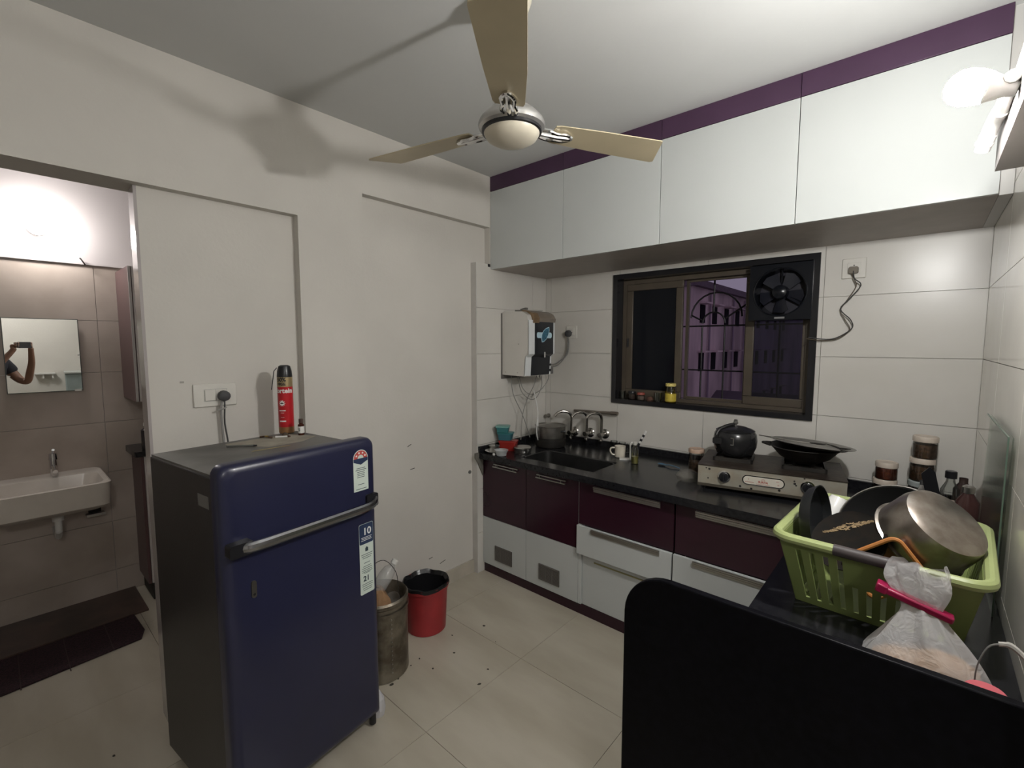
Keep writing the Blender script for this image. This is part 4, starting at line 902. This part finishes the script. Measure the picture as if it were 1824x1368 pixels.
# small flat clip by the wok
tag(bevel(B().box(-.05, .05, -.008, .008, 0, .012).build('cutlery_rest', mat('rest_grey', (.35, .32, .28), .5), None, loc=(2.20, -.32, .8705)), .003), 'small pale bar lying on the counter behind the basket', 'bar')
# glass sheet leaning on the right wall
gl = thing('glass_sheet', 'thin greenish glass sheet leaning against the right tiled wall', 'glass sheet', (2.462, -.92, .8705))
green_g = thin_glass('green_glass', (.84, .89, .85), .03, .15)
B().prism([(-.26, 0), (.30, 0), (.30, .50), (-.26, .50)], -.003, .0, 'x', M=Matrix.Rotation(math.radians(1.0), 4, 'Y')).build('pane', green_g, gl)
B().box(-.0035, -.0, -.262, -.259, 0, .50).box(-.0035, 0, -.26, .30, .499, .502).build('edge', mat('glass_edge', (.08, .12, .09), .3), gl)

# ================================================================ GREEN BASKET
bk_rz = math.radians(-3)
BX, BY, BZ = 2.218, -1.285, .8705
bt = thing('dish_basket', 'lime green plastic basket with slotted sides, full of washed dishes', 'basket', (BX, BY, BZ), bk_rz)
lime_m = mat('lime_plastic', (.22, .27, .09), .4, var=.12, scale=6); limel_m = mat('lime_rim', (.33, .38, .16), .4, var=.08)
ht = .205
bx0, by0, bx1, by1 = .172, .158, .205, .235   # half sizes bottom / top
b = B()
def sidepanel(c0, c1, t0, t1, nslots, label):
    # c0,c1 bottom corners, t0,t1 top corners
    c0, c1, t0, t1 = map(Vector, (c0, c1, t0, t1))
    P = lambda u, v: (c0.lerp(c1, u)).lerp(t0.lerp(t1, u), v)
    us = [0, .06]
    wdt = .88 / nslots
    for k in range(nslots): us += [.06 + wdt * k + wdt * .30, .06 + wdt * k + wdt * .70]
    us += [.94, 1]
    vs = [0, .10, .50, .86, 1.0]
    nrm = (c1 - c0).cross(t0 - c0).normalized() * .0025
    for i, (u0, u1) in enumerate(zip(us, us[1:])):
        for j, (v0, v1) in enumerate(zip(vs, vs[1:])):
            slot = (i >= 2 and (i - 2) % 2 == 0 and i < len(us) - 2 and (j == 1 or (j == 2 and (label != 'front' or i < 9))))
            if slot: continue
            q = [P(u0, v0), P(u1, v0), P(u1, v1), P(u0, v1)]
            A_ = [b.bm.verts.new(p + nrm) for p in q]; Z_ = [b.bm.verts.new(p - nrm) for p in q]
            b._f(A_); b._f(Z_[::-1])
            for k in range(4): b._f([A_[k], Z_[k], Z_[(k + 1) % 4], A_[(k + 1) % 4]])
cb = [(-bx0, -by0, 0), (bx0, -by0, 0), (bx0, by0, 0), (-bx0, by0, 0)]; ctp = [(-bx1, -by1, ht), (bx1, -by1, ht), (bx1, by1, ht), (-bx1, by1, ht)]
for k, ns in enumerate((11, 9, 11, 9)): sidepanel(cb[k], cb[(k + 1) % 4], ctp[k], ctp[(k + 1) % 4], ns, 'front' if k == 0 else '')
b.build('slotted_side', lime_m, bt)
B().box(-bx0, bx0, -by0, by0, 0, .004).build('base', lime_m, bt)
B().tube([(p[0], p[1], ht + .004) for p in rrect(bx1 + .012, by1 + .012, .045, 0, 6)], .0135, 10, closed=True).build('rim', limel_m, bt)
lim2 = mat('grip_grey', (.055, .045, .045), .45)
for s in (-1, 1): B().cyl((-.075, s * (by1 + .012), ht + .0045), (.095, s * (by1 + .012), ht + .0045), .0150, seg=14).build('grip', lim2, bt)

def tilted(loc, rx, ry, rz): return (math.radians(rx), math.radians(ry), math.radians(rz))
# things in the basket
t = thing('frying_pan', 'black pan standing on edge at the left end of the basket', 'pan', (2.075, -1.33, .975), tilted(0, 12, 90, 0) if False else (math.radians(78), 0, math.radians(58)))
B().lathe([(.001, -.012), (.08, -.012), (.095, .0), (.105, .024), (.102, .024), (.092, .002), (.001, -.008)], cap=False, seg=32).build('pan_body', mat('pan_black', (.012, .013, .014), .4), t)
t.location = (2.052, -1.33, 1.085); t.rotation_euler = (math.radians(82), 0, math.radians(83))
t = thing('teacup', 'white teacup standing in the back left of the basket', 'cup', (2.085, -1.13, 1.075), (math.radians(160), math.radians(15), 0)); t.scale = (1.25, 1.25, 1.25)
B().lathe([(.001, -.03), (.018, -.03), (.022, -.02), (.034, .01), (.037, .035), (.034, .035), (.030, .01), (.001, -.024)], cap=False, seg=26).build('cup', mat('china_white', (.66, .65, .63), .25), t)
B().tube([(-.036, 0, .02), (-.055, 0, .015), (-.05, 0, -.01), (-.030, 0, -.008)], .004, 8, sub=3).build('handle', mat('china_white', (.66, .65, .63), .25), t)
t = thing('iron_wok', 'black round wok tilted in the middle of the basket, its rim scraped bare', 'wok', (2.240, -1.22, 1.066), (math.radians(50), math.radians(-14), math.radians(-10)))
B().lathe([(.001, -.055), (.05, -.05), (.10, -.02), (.135, .02), (.140, .022), (.132, .024), (.096, -.014), (.001, -.048)], cap=False, seg=40).build('pan_body', mat('wok_black', (.006, .006, .006), .6, spec=.12), t)
B().tube([(.137 * math.cos(a * PI / 24), .137 * math.sin(a * PI / 24), .024) for a in range(48)], .003, 6, closed=True).build('rim', steeld_m, t)
t = thing('griddle', 'black griddle with a scratched tan patch, lying below the wok in the basket', 'griddle', (2.150, -1.39, 1.062), (math.radians(42), math.radians(-18), math.radians(-10)))
B().lathe([(.001, 0), (.085, 0), (.095, .006), (.095, .010), (.085, .006), (.001, .005)], cap=False, seg=30).build('griddle_disc', mat('griddle_black', (.010, .009, .008), .7, spec=.15, scale=40, col2=(.016, .012, .009)), t)
random.seed(4); b = B()
for k in range(110):
    uu = random.uniform(-1, 1); b.box(-.005, .005, -.0010, .0010, .0045, .0072, M=Matrix.Translation((.062 * uu, .045 + .018 * uu + random.uniform(-.010, .010) * (1.1 - abs(uu)), 0)) @ Matrix.Rotation(random.uniform(-.4, .8), 4, 'Z'))
b.build('scratch_flake', mat('scratch_tan', (.34, .24, .13), .7), t)
t = thing('serving_tray', 'brown plastic box with an orange rim standing tilted in the basket', 'tray', (2.232, -1.425, 1.030), (0, 0, 0)); t.scale = (.95, .95, .95); t.rotation_euler = (Matrix.Rotation(math.radians(3), 4, 'Z') @ Matrix.Rotation(math.radians(87), 4, 'X') @ Matrix.Rotation(math.radians(38), 4, 'Z')).to_euler()
b = B(); loft(b, [rrect(.062, .052, .018, -.03), rrect(.075, .062, .020, .02), rrect(.072, .059, .018, .02), rrect(.060, .050, .016, -.026)], True, True); b.build('tray_body', mat('brown_plastic', (.13, .038, .012), .35), t)
B().tube([(p[0], p[1], .021) for p in rrect(.075, .062, .020, 0, 5)], .006, 8, closed=True).build('rim', mat('orange_rim', (.42, .17, .05), .4), t)
t = thing('steel_pot', 'large dented steel pot turned upside down on top of the basket', 'pot', (2.322, -1.335, 1.125), (0, 0, 0)); t.rotation_euler = (-Vector((.52, -.38, .76))).to_track_quat('Z', 'Y').to_euler(); t.scale = (.92, .92, .92)
pst = mat('aged_steel', (.42, .38, .345), .30, .95, scale=26, col2=(.30, .26, .225), bump=.08)
B().lathe([(.001, -.062), (.085, -.062), (.102, -.052), (.110, -.03), (.115, .048), (.122, .052), (.122, .055), (.112, .052), (.107, -.026), (.001, -.056)], cap=False, seg=48).build('pot_body', pst, t)
for i, (x, y, a, L) in enumerate(((2.06, -1.40, 20, .15), (2.09, -1.43, -12, .13), (2.13, -1.43, 8, .15))):
    t = thing('spoon', ['steel spoon standing at the left inside the basket', 'steel spoon in the basket, second from its left side', 'steel spoon in the basket beside the dark grip'][i], 'spoon', (x, y, .885), math.radians(a))
    B().tube([(0, 0, .03), (.004, .0, .08), (.0, -.008, L)], .003, 6, sub=3).build('handle', steel_m, t)
    B().lathe([(.001, -.018), (.012, 0), (.001, .018)], M=Matrix.Translation((0, 0, .015)) @ Matrix.Diagonal((1, .4, 1, 1)), cap=False, seg=12).build('spoon_bowl', steel_m, t)

# ================================================================ BAG OF FLOUR WITH CLIP
fgm = thing('flour_bag', 'clear plastic bag of tan flour closed with a bright pink clip, leaning on the basket', 'bag', (2.322, -1.615, .8705), math.radians(0))
def bagprof(z):
    pass
b = B(); loops = []
prof = [(0, .085, .045), (.012, .110, .055), (.035, .098, .056), (.07, .078, .046), (.105, .055, .030), (.135, .034, .014), (.150, .032, .006), (.160, .038, .007), (.185, .052, .016), (.212, .060, .018), (.235, .050, .014)]
nseg = 40
for j, (z, rx, ry) in enumerate(prof):
    l = []
    for i in range(nseg):
        a = 2 * PI * i / nseg; k = 1 + (.10 * math.sin(5 * a + j * .5) + .07 * math.sin(9 * a + 1.3 + j * .2)) * (0.25 if z < .01 else (1.0 if z > .05 else .5))
        lean = -.25 * max(0, z - .03)
        xx = rx * k * math.cos(a) + lean * .5 + (.0 if z > .05 else -.012 * math.cos(a) ** 2 * (1 if math.cos(a) < 0 else 0)); yy = ry * k * math.sin(a) + z * .18
        l.append((xx, yy, z + .004 * math.sin(7 * a) * (1 if z > .05 else 0) + (0.012 * math.sin(3 * a + .5) if z > .2 else 0)))
    loops.append(l)
loft(b, loops, True, False)
o = b.build('bag_film_body', film('milky_film', (.74, .73, .73), .46, .22), fgm, ang=28)
md = o.modifiers.new('sub', 'SUBSURF'); md.levels = 1; md.render_levels = 1
b = B(); loops = []
for (z, rx, ry) in [(.002, .070, .042), (.014, .093, .051), (.033, .090, .050), (.050, .060, .034), (.056, .02, .012)]:
    loops.append([(rx * (1 + .04 * math.sin(5 * a_)) * math.cos(a_) - .004, ry * math.sin(a_) + z * .18, z + .010 * math.cos(a_ - .3) * (z > .02)) for a_ in [2 * PI * i / 30 for i in range(30)]])
loft(b, loops, True, True); b.build('flour', mat('tan_flour', (.50, .27, .10), .9, var=.15, scale=12), fgm, ang=60)
pkm = mat('hot_pink', (.28, .010, .055), .35)
cl = B().box(-.072, .060, -.014, .014, -.008, .008, M=Matrix.Translation((-.018, .028, .152)) @ Matrix.Rotation(math.radians(14), 4, 'Y')).build('clip', pkm, fgm)
bevel(cl, .004)
bevel(B().box(-.082, -.060, -.016, .016, -.010, .011, M=Matrix.Translation((-.018, .028, .152)) @ Matrix.Rotation(math.radians(14), 4, 'Y')).build('clip_end', pkm, cl), .003)

# pink lidded thing and pipe by the slab
t = thing('lidded_tub', 'clear tub with a round pink lid by the right wall, just behind the black slab', 'tub', (2.405, -1.745, .8705)); t.scale = (.72, .72, 1)
B().lathe([(.001, 0), (.035, 0), (.038, .004), (.040, .076)], cap=False, seg=26).build('tub', clear_m, t)
B().lathe([(.041, .070), (.042, .074), (.042, .086), (.038, .089), (.001, .089)], cap=False, seg=30).build('lid', mat('salmon_pink', (.52, .11, .13), .45), t)
t = thing('wrapped_cable', 'dark looping cable with a pale taped end, rising behind the black slab', 'cable', (2.428, -1.70, .8705), 0); t.scale = (.62, 1, .98)
B().tube([(-.050, -.015, .002), (-.058, -.012, .05), (-.056, -.006, .11), (-.035, .0, .155), (-.010, .002, .168)], .0022, 6, sub=4).build('cable', cable_g, t)
B().tube([(-.012, .002, .168), (.015, .0, .172), (.045, -.01, .160), (.072, -.03, .145)], [.005] * 4 + [.0065] * 8 + [.008] * 6, 8, sub=5).build('taped_end', mat('pale_tape', (.48, .46, .42), .7, var=.3, scale=40), t)

# ================================================================ BLACK UPRIGHT SLAB
ps = [(1.684, 0.0)]
rr_ = .125; topz = .992
ps = [(1.684, .0), (W - .001, .0), (W - .001, topz)] + [(1.684 + rr_ - rr_ * math.sin(math.radians(a)), topz - rr_ + rr_ * math.cos(math.radians(a))) for a in range(0, 91, 10)]
sl = tag(bevel(B().prism(ps, -1.822, -1.800, 'y').build('stone_partition', slab_m), .004, 3), 'tall black granite partition slab with a rounded corner, closing the counter end nearest the camera', 'partition')

# ================================================================ SILL ITEMS
zs = 1.2305
t = thing('pickle_jar', 'clear jar with yellow lid and yellow label on the window sill', 'jar', (1.025, .035, zs), math.radians(-12))
ylw = mat('yellow_lid', (.60, .50, .16), .4)
B().lathe([(.001, 0), (.033, 0), (.036, .004), (.036, .095), (.028, .108), (.028, .112)], cap=False, seg=26).build('jar_body', thin_glass('yellowish_clear', (.75, .70, .25), .1), t)
B().lathe([(.001, .003), (.033, .004), (.033, .06), (.001, .06)], cap=False, seg=20).build('contents', mat('yellow_pickle', (.35, .27, .02), .6), t)
B().lathe([(.0365, .010), (.0365, .062)], cap=False, seg=26).build('jar_label', mat('label_yellow', (.52, .40, .05), .5), t)
B().lathe([(.030, .108), (.034, .110), (.034, .126), (.031, .129), (.001, .129)], cap=False, seg=26).build('lid', ylw, t)
text('PICKLE' if False else 'S', .012, dtxt, t, Matrix.Translation((-.0, 0, .03)), wrap=.0369)
jar('small dark jar with a black lid on the window sill', (.745, .035, zs), .026, .045, clear_m, darkc, black_m, .8, .012)
jar('small jar with a red lid on the window sill', (.815, .030, zs), .026, .040, clear_m, mat('pale_contents', (.20, .14, .12), .8), mat('rust_lid', (.30, .07, .05), .45), .7, .012)
t = thing('glass_tumbler', 'clear glass beside the yellow jar on the window sill', 'glass', (.940, .030, zs)); B().lathe([(.001, 0), (.024, 0), (.028, .060), (.026, .060), (.022, .004), (.001, .003)], cap=False, seg=20).build('glass_wall', clear_m, t)
t = thing('glass_tumbler', 'clear glass at the far left end of the window sill', 'glass', (.672, .035, zs)); B().lathe([(.001, 0), (.018, 0), (.022, .055), (.020, .055), (.016, .004), (.001, .003)], cap=False, seg=20).build('glass_wall', clear_m, t)
t = thing('sweet_wrapper', 'brown crumpled wrapper between the jars on the window sill', 'wrapper', (.880, .03, zs)); b = B(); b.lathe([(.001, 0), (.022, 0), (.028, .012), (.015, .028), (.001, .03)], cap=False, seg=16); crumple(b, .003, 8); b.build('wrapper_body', mat('brown_wrap', (.10, .05, .035), .5), t, ang=20)

# ================================================================ BINS
dm = thing('steel_drum', 'dented old steel drum used as a waste bin, half hidden by the refrigerator', 'bin', (.330, -1.765, 0))
drum_m = mat('old_tin', (.30, .27, .22), .42, .85, scale=11, col2=(.12, .10, .075), bump=.4, bscale=28)
B().lathe([(.001, 0), (.128, 0), (.133, .006), (.133, .365), (.137, .370), (.137, .385), (.133, .39), (.130, .395), (.127, .39), (.127, .02), (.001, .015)], cap=False, seg=40).build('drum_body', drum_m, dm)
b = B()
for k in range(14): a = math.radians(-10); b.cyl((.132 * math.cos(a), .132 * math.sin(a), .05 + k * .022), (.1365 * math.cos(a), .1365 * math.sin(a), .05 + k * .022), .004, seg=6)
b.build('rivet', steeld_m, dm)
B().lathe([(.1385, .33), (.1385, .345)], cap=False, seg=40).build('band', drum_m, dm)
t = thing('paper_bag', 'crumpled brown paper stuffed in the steel drum', 'paper', (.325, -1.790, .27), .3)
b = B(); b.lathe([(.001, 0), (.075, .0), (.085, .05), (.072, .11), (.05, .15), (.02, .165)], M=Matrix.Diagonal((1, .8, 1, 1)), cap=False, seg=18); crumple(b, .010, 12); b.build('paper_body', mat('kraft_paper', (.30, .17, .085), .8, var=.25), t, ang=10)
t = thing('plastic_bottle', 'empty clear plastic bottle with a white cap sticking out of the steel drum', 'bottle', (.325, -1.785, .40), (math.radians(-38), math.radians(8), 0))
B().lathe([(.001, 0), (.032, 0), (.036, .01), (.036, .09), (.030, .12), (.013, .145), (.013, .155)], cap=False, seg=22).build('bottle_body', film('clear_pet', (.60, .60, .58), .36, .15), t)
B().lathe([(.016, .153), (.016, .172), (.013, .174)], seg=16).build('cap', whitep_m, t)
t = thing('wire_loop', 'thin wire loop rising out of the steel drum', 'wire', (.33, -1.75, .36)); B().tube([(-.06, -.04, .0), (-.05, -.03, .14), (.0, .01, .19), (.045, .05, .13), (.05, .06, .02)], .0018, 5, sub=5).build('wire', dark_m, t)
t = thing('plastic_cup', 'crushed clear cup lying inside the steel drum', 'cup', (.385, -1.715, .33), (.5, .3, 0)); B().lathe([(.001, 0), (.025, 0), (.036, .055), (.038, .056)], cap=False, seg=20).build('cup_body', film('cup_film', (.45, .42, .38), .3, .2), t)

bn = thing('waste_bucket', 'red plastic bucket lined with a black bag, on the floor by the left wall', 'bucket', (.222, -1.400, 0))
redk = mat('bucket_red', (.33, .028, .032), .42, var=.25, scale=7)
B().lathe([(.001, 0), (.105, 0), (.110, .004), (.122, .245), (.130, .247), (.131, .272), (.126, .274), (.120, .262), (.106, .01), (.001, .008)], cap=False, seg=44).build('bucket_body', redk, bn)
b = B(); b.lathe([(.1325, .264), (.1325, .270), (.1315, .276), (.125, .279), (.112, .262), (.106, .20), (.095, .12), (.001, .10)], cap=False, seg=44)
random.seed(2)
for v in b.bm.verts:
    a = math.atan2(v.co.y, v.co.x); k = 1 + .012 * math.sin(9 * a) ; v.co.x *= k; v.co.y *= k; v.co.z += .004 * math.sin(5 * a + 1) + .002 * math.sin(11 * a) - (.0 if v.co.z > .27 else .004)
b.build('bag_liner', mat('bin_bag_black', (.010, .010, .011), .22, bump=.5, bscale=30), bn, ang=25)
# white cloth by the fridge foot
t = thing('white_rag', 'crumpled white plastic scrap on the floor beside the refrigerator foot', 'scrap', (.575, -1.94, .0005)); t.scale = (.6, .6, .9); b = B(); b.lathe([(.001, 0), (.045, 0), (.05, .03), (.04, .08), (.015, .12), (.001, .125)], cap=False, seg=16); crumple(b, .006, 21); b.build('scrap_body', mat('scrap_white', (.50, .49, .50), .5), t, ang=15)
# debris
random.seed(11)
deb = [(.47, -1.18, .016), (.62, -1.24, .005), (.445, -1.72, .012), (.43, -1.66, .01), (.47, -1.80, .02), (.52, -1.45, .012), (.42, -1.60, .01), (.78, -1.52, .016), (.53, -1.60, .012), (-.02, -2.75, .012), (.40, -1.36, .01), (.455, -1.755, .018), (.74, -1.42, .012)]
wh = ['in the middle of the floor', 'right of the bucket', 'by the foot of the steel drum', 'behind the steel drum', 'in front of the steel drum', 'between the bucket and the floor joint', 'between the bucket and the steel drum', 'on the long floor joint', 'left of the floor joint', 'in the doorway to the bath', 'right beside the bucket foot', 'touching the front of the steel drum', 'beyond the long floor joint']
for (x, y, s), wd in zip(deb, wh):
    s *= .7
    b = B(); b.prism([(s * math.cos(a) * random.uniform(.5, 1), s * .5 * math.sin(a)) for a in [k * PI / 3 for k in range(6)]], 0, .002)
    o = tag(b.build('litter_crumb', mat('litter', (.05, .045, .035), .9), None, loc=(x, y, .0006)), 'tiny dark crumb of litter on the floor ' + wd, 'litter'); o.rotation_euler.z = random.uniform(0, 3)

# ================================================================ PERSON BEHIND THE CAMERA (seen in the mirror)
fwd = Vector((-.6645, .7448, 0)).normalized(); rgt = Vector((fwd.y, -fwd.x, 0)) * 1.0
rgt = Vector((.7448, .6645, 0)).normalized(); up_ = Vector((0, 0, 1))
base = Vector((CAM.x, CAM.y, 0)) - fwd * .42 - rgt * .04
pn = thing('person', 'person in a dark t-shirt holding up a phone, seen in the bath mirror', 'person', tuple(base), math.atan2(fwd.y, fwd.x) - PI / 2)
skin_m = mat('skin', (.22, .115, .075), .55, var=.1, scale=10); shirt_m = mat('dark_shirt', (.020, .020, .028), .8); pants_m = mat('grey_pants', (.10, .10, .11), .8); hair_m = mat('hair', (.01, .008, .007), .6)
def skin_obj(name, verts, edges, m, parent, root=0, sub=2):
    me = bpy.data.meshes.new(name); me.from_pydata([v[:3] for v in verts], edges, []); me.materials.append(m)
    o = bpy.data.objects.new(name, me); C.objects.link(o); o.parent = parent
    md = o.modifiers.new('skin', 'SKIN'); md.use_smooth_shade = True
    if not me.skin_vertices: me.attributes
    try: sv = me.skin_vertices[0].data
    except Exception:
        sv = None
    if sv:
        for i, v in enumerate(verts): sv[i].radius = (v[3], v[4] if len(v) > 4 else v[3]); sv[i].use_root = (i == root)
    s = o.modifiers.new('sub', 'SUBSURF'); s.levels = sub; s.render_levels = sub
    return o
# local frame: y forward (towards the camera view), x right, z up ; camera is at y=.42, x=.04, z=1.6187
def body_mesh():
    bm = bmesh.new(); lay = bm.verts.layers.skin.verify()
    V = [(0, 0, .95, .15, .11), (0, 0, 1.10, .13, .10), (0, 0, 1.28, .155, .11), (0, -.01, 1.42, .11, .09), (0, 0, 1.50, .055, .055), (0, .02, 1.56, .052, .052),
         (.17, -.01, 1.40, .065), (.25, .10, 1.19, .047), (.27, .17, 1.16, .043), (.20, .30, 1.40, .034), (.135, .365, 1.555, .026), (.13, .372, 1.585, .030),
         (-.17, -.01, 1.40, .065), (-.25, .10, 1.19, .047), (-.26, .17, 1.16, .043), (-.16, .30, 1.40, .034), (-.065, .365, 1.555, .026), (-.06, .372, 1.585, .030),
         (.09, 0, .86, .095), (.10, .02, .50, .062), (.10, .0, .12, .042), (.10, .03, .05, .04), (.10, .17, .035, .035),
         (-.09, 0, .86, .095), (-.10, .02, .50, .062), (-.10, .0, .12, .042), (-.10, .03, .05, .04), (-.10, .17, .035, .035)]
    E_ = [(0, 1), (1, 2), (2, 3), (3, 4), (4, 5), (3, 6), (6, 7), (7, 8), (8, 9), (9, 10), (10, 11), (3, 12), (12, 13), (13, 14), (14, 15), (15, 16), (16, 17), (0, 18), (18, 19), (19, 20), (20, 21), (21, 22), (0, 23), (23, 24), (24, 25), (25, 26), (26, 27)]
    vs = []
    for i, v in enumerate(V):
        q = bm.verts.new(v[:3]); q[lay].radius = (v[3], v[4] if len(v) > 4 else v[3]); q[lay].use_root = (i == 0); vs.append(q)
    for a, c in E_: bm.edges.new((vs[a], vs[c]))
    return bm
def mod_skin(bm, name, m, parent, sub=2):
    me = bpy.data.meshes.new(name); bm.to_mesh(me); bm.free(); me.materials.append(m)
    o = bpy.data.objects.new(name, me); C.objects.link(o); o.parent = parent
    s = o.modifiers.new('skin', 'SKIN'); s.use_smooth_shade = True
    s = o.modifiers.new('sub', 'SUBSURF'); s.levels = sub; s.render_levels = sub; return o
mod_skin(body_mesh(), 'body', skin_m, pn)
def chain(pts, name, m, parent, sub=1, edges=None):
    bm = bmesh.new(); lay = bm.verts.layers.skin.verify(); vs = []
    for i, v in enumerate(pts):
        q = bm.verts.new(v[:3]); q[lay].radius = (v[3], v[4] if len(v) > 4 else v[3]); q[lay].use_root = (i == 0); vs.append(q)
    for a, c in (edges or [(i, i + 1) for i in range(len(pts) - 1)]): bm.edges.new((vs[a], vs[c]))
    return mod_skin(bm, name, m, parent, sub)
chain([(0, 0, .93, .165, .125), (0, 0, 1.10, .145, .115), (0, 0, 1.28, .170, .125), (0, -.01, 1.43, .118, .095), (.17, -.01, 1.405, .080), (.225, .065, 1.27, .072), (-.17, -.01, 1.405, .080), (-.225, .065, 1.27, .072)], 'shirt', shirt_m, pn, 2, [(0, 1), (1, 2), (2, 3), (3, 4), (4, 5), (3, 6), (6, 7)])
chain([(0, 0, .93, .160, .12), (.09, 0, .84, .108), (.10, .02, .50, .078), (.10, .0, .12, .062), (-.09, 0, .84, .108), (-.10, .02, .50, .078), (-.10, .0, .12, .062)], 'trousers', pants_m, pn, 2, [(0, 1), (1, 2), (2, 3), (0, 4), (4, 5), (5, 6)])
for s in (-1, 1): bevel(B().rbox(s * .10 - .045, s * .10 + .045, -.06, .20, .0, .05, .04).build('shoe', black_m, pn), .01)
hd_ = B().lathe([(.001, -.11), (.035, -.105), (.058, -.08), (.068, -.04), (.076, .01), (.078, .05), (.070, .085), (.045, .112), (.001, .12)], M=Matrix.Translation((0, .03, 1.655)) @ Matrix.Diagonal((.95, 1.15, 1, 1)), cap=False, seg=24).build('head', skin_m, pn, ang=80)
hr = B().lathe([(.079, .03), (.086, .05), (.078, .09), (.05, .122), (.001, .13)], M=Matrix.Translation((0, .018, 1.655)) @ Matrix.Diagonal((.97, 1.15, 1, 1)), cap=False, seg=24).build('hair', hair_m, hd_, ang=80)
B().prism([(-.012, 0), (.012, 0), (.004, .035), (-.004, .035)], 0, .018, 'y').build('nose', skin_m, hd_).location = (0, .112, 1.635)
for s in (-1, 1):
    B().lathe([(.001, -.010), (.010, 0), (.001, .010)], c=(0, 0, 0), M=Matrix.Translation((s * .028, .106, 1.665)) @ Matrix.Diagonal((1.2, .7, .6, 1)), cap=False, seg=12).build('eye', mat('eye_white', (.6, .6, .58), .2), hd_)
    B().lathe([(.001, -.028), (.012, 0), (.001, .028)], M=Matrix.Translation((s * .074, .025, 1.65)) @ Matrix.Diagonal((.5, 1, 1, 1)), cap=False, seg=12).build('ear', skin_m, hd_)
B().tube([(-.022, .104, 1.600), (0, .112, 1.598), (.022, .104, 1.600)], .005, 6, sub=3).build('mouth', mat('lip', (.22, .08, .07), .5), hd_)
# hands: palm and five fingers gripping the phone's edge
for s, px_ in ((1, .130), (-1, -.060)):
    c = Vector((px_, .372, 1.60)); inn = -s
    def hp(dx, dy, dz, r, r2=None): return (c.x + dx * inn, c.y + dy, c.z + dz, r, r2 or r)
    chain([hp(-.004, -.006, -.045, .022, .016), hp(.0, -.010, -.01, .030, .014), hp(.004, -.008, .022, .028, .011)], 'palm', skin_m, pn, 2)
    for k, (dz, L) in enumerate(((.030, 1.0), (.014, 1.08), (-.003, 1.0), (-.019, .82))):
        chain([hp(-.004, .0, dz, .0085), hp(.004, .018, dz + .004, .0082), hp(.004 + .016 * L, .026, dz + .006, .0075), hp(.004 + .032 * L, .022, dz + .005, .0065)], 'finger', skin_m, pn, 1)
    chain([hp(.0, -.010, -.018, .0105), hp(.018, -.020, .0, .0095), hp(.034, -.012, .014, .008)], 'thumb', skin_m, pn, 1)
# pale print and collar on the shirt
o = B().prism([(-.09, .0), (.09, .0), (.09, .014), (.02, .02), (.0, .035), (-.03, .02), (-.09, .012)], .0, .004, 'y').build('shirt_print', mat('pale_print', (.5, .49, .46), .7), pn); o.location = (.0, .150, 1.24)
ph = thing('phone', 'dark phone held sideways in both hands, seen in the bath mirror', 'phone', tuple(CAM - fwd * .022 - Vector((0, 0, .004))), math.atan2(fwd.y, fwd.x) - PI / 2)
bevel(B().rbox(-.092, .070, -.0045, .0035, -.040, .030, .010, 'y').build('phone_body', mat('phone_black', (.02, .02, .022), .25), ph), .002)

# hall things seen in the mirror
t = thing('wall_shelf', 'thin white wall shelf in the hall, seen in the bath mirror', 'shelf', (4.349, -2.62, 1.18))
B().box(-.10, 0, -.38, -.16, 0, .02).build('board', whitep_m, t); B().box(-.08, 0, -.30, -.28, -.06, 0).box(-.08, 0, -.20, -.18, -.06, 0).build('bracket', whitep_m, t)

t = thing('storage_cabinet', 'pale blue-grey cabinet in the hall, seen at the right edge of the bath mirror', 'cabinet', (4.10, -2.36, 0))
cab_g = mat('blue_grey_paint', (.27, .32, .32), .45, var=.06)
B().box(-.23, .245, -.32, .30, .04, 1.20).build('body', cab_g, t)
bevel(B().box(-.25, -.232, -.315, .295, .05, 1.19).build('door', cab_g, t), .004)
B().box(-.27, .245, -.33, .31, 1.20, 1.22).build('top', mat('pale_top', (.5, .52, .5), .4), t)
B().cyl((-.262, -.25, .60), (-.25, -.25, .60), .010).cyl((-.262, -.25, .75), (-.25, -.25, .75), .010).box(-.268, -.260, -.255, -.245, .59, .76).build('handle', steel_m, t)
for x in (-.2, .2):
    for y in (-.28, .26): B().cyl((x, y, 0), (x, y, .042), .015).build('foot', black_m, t)
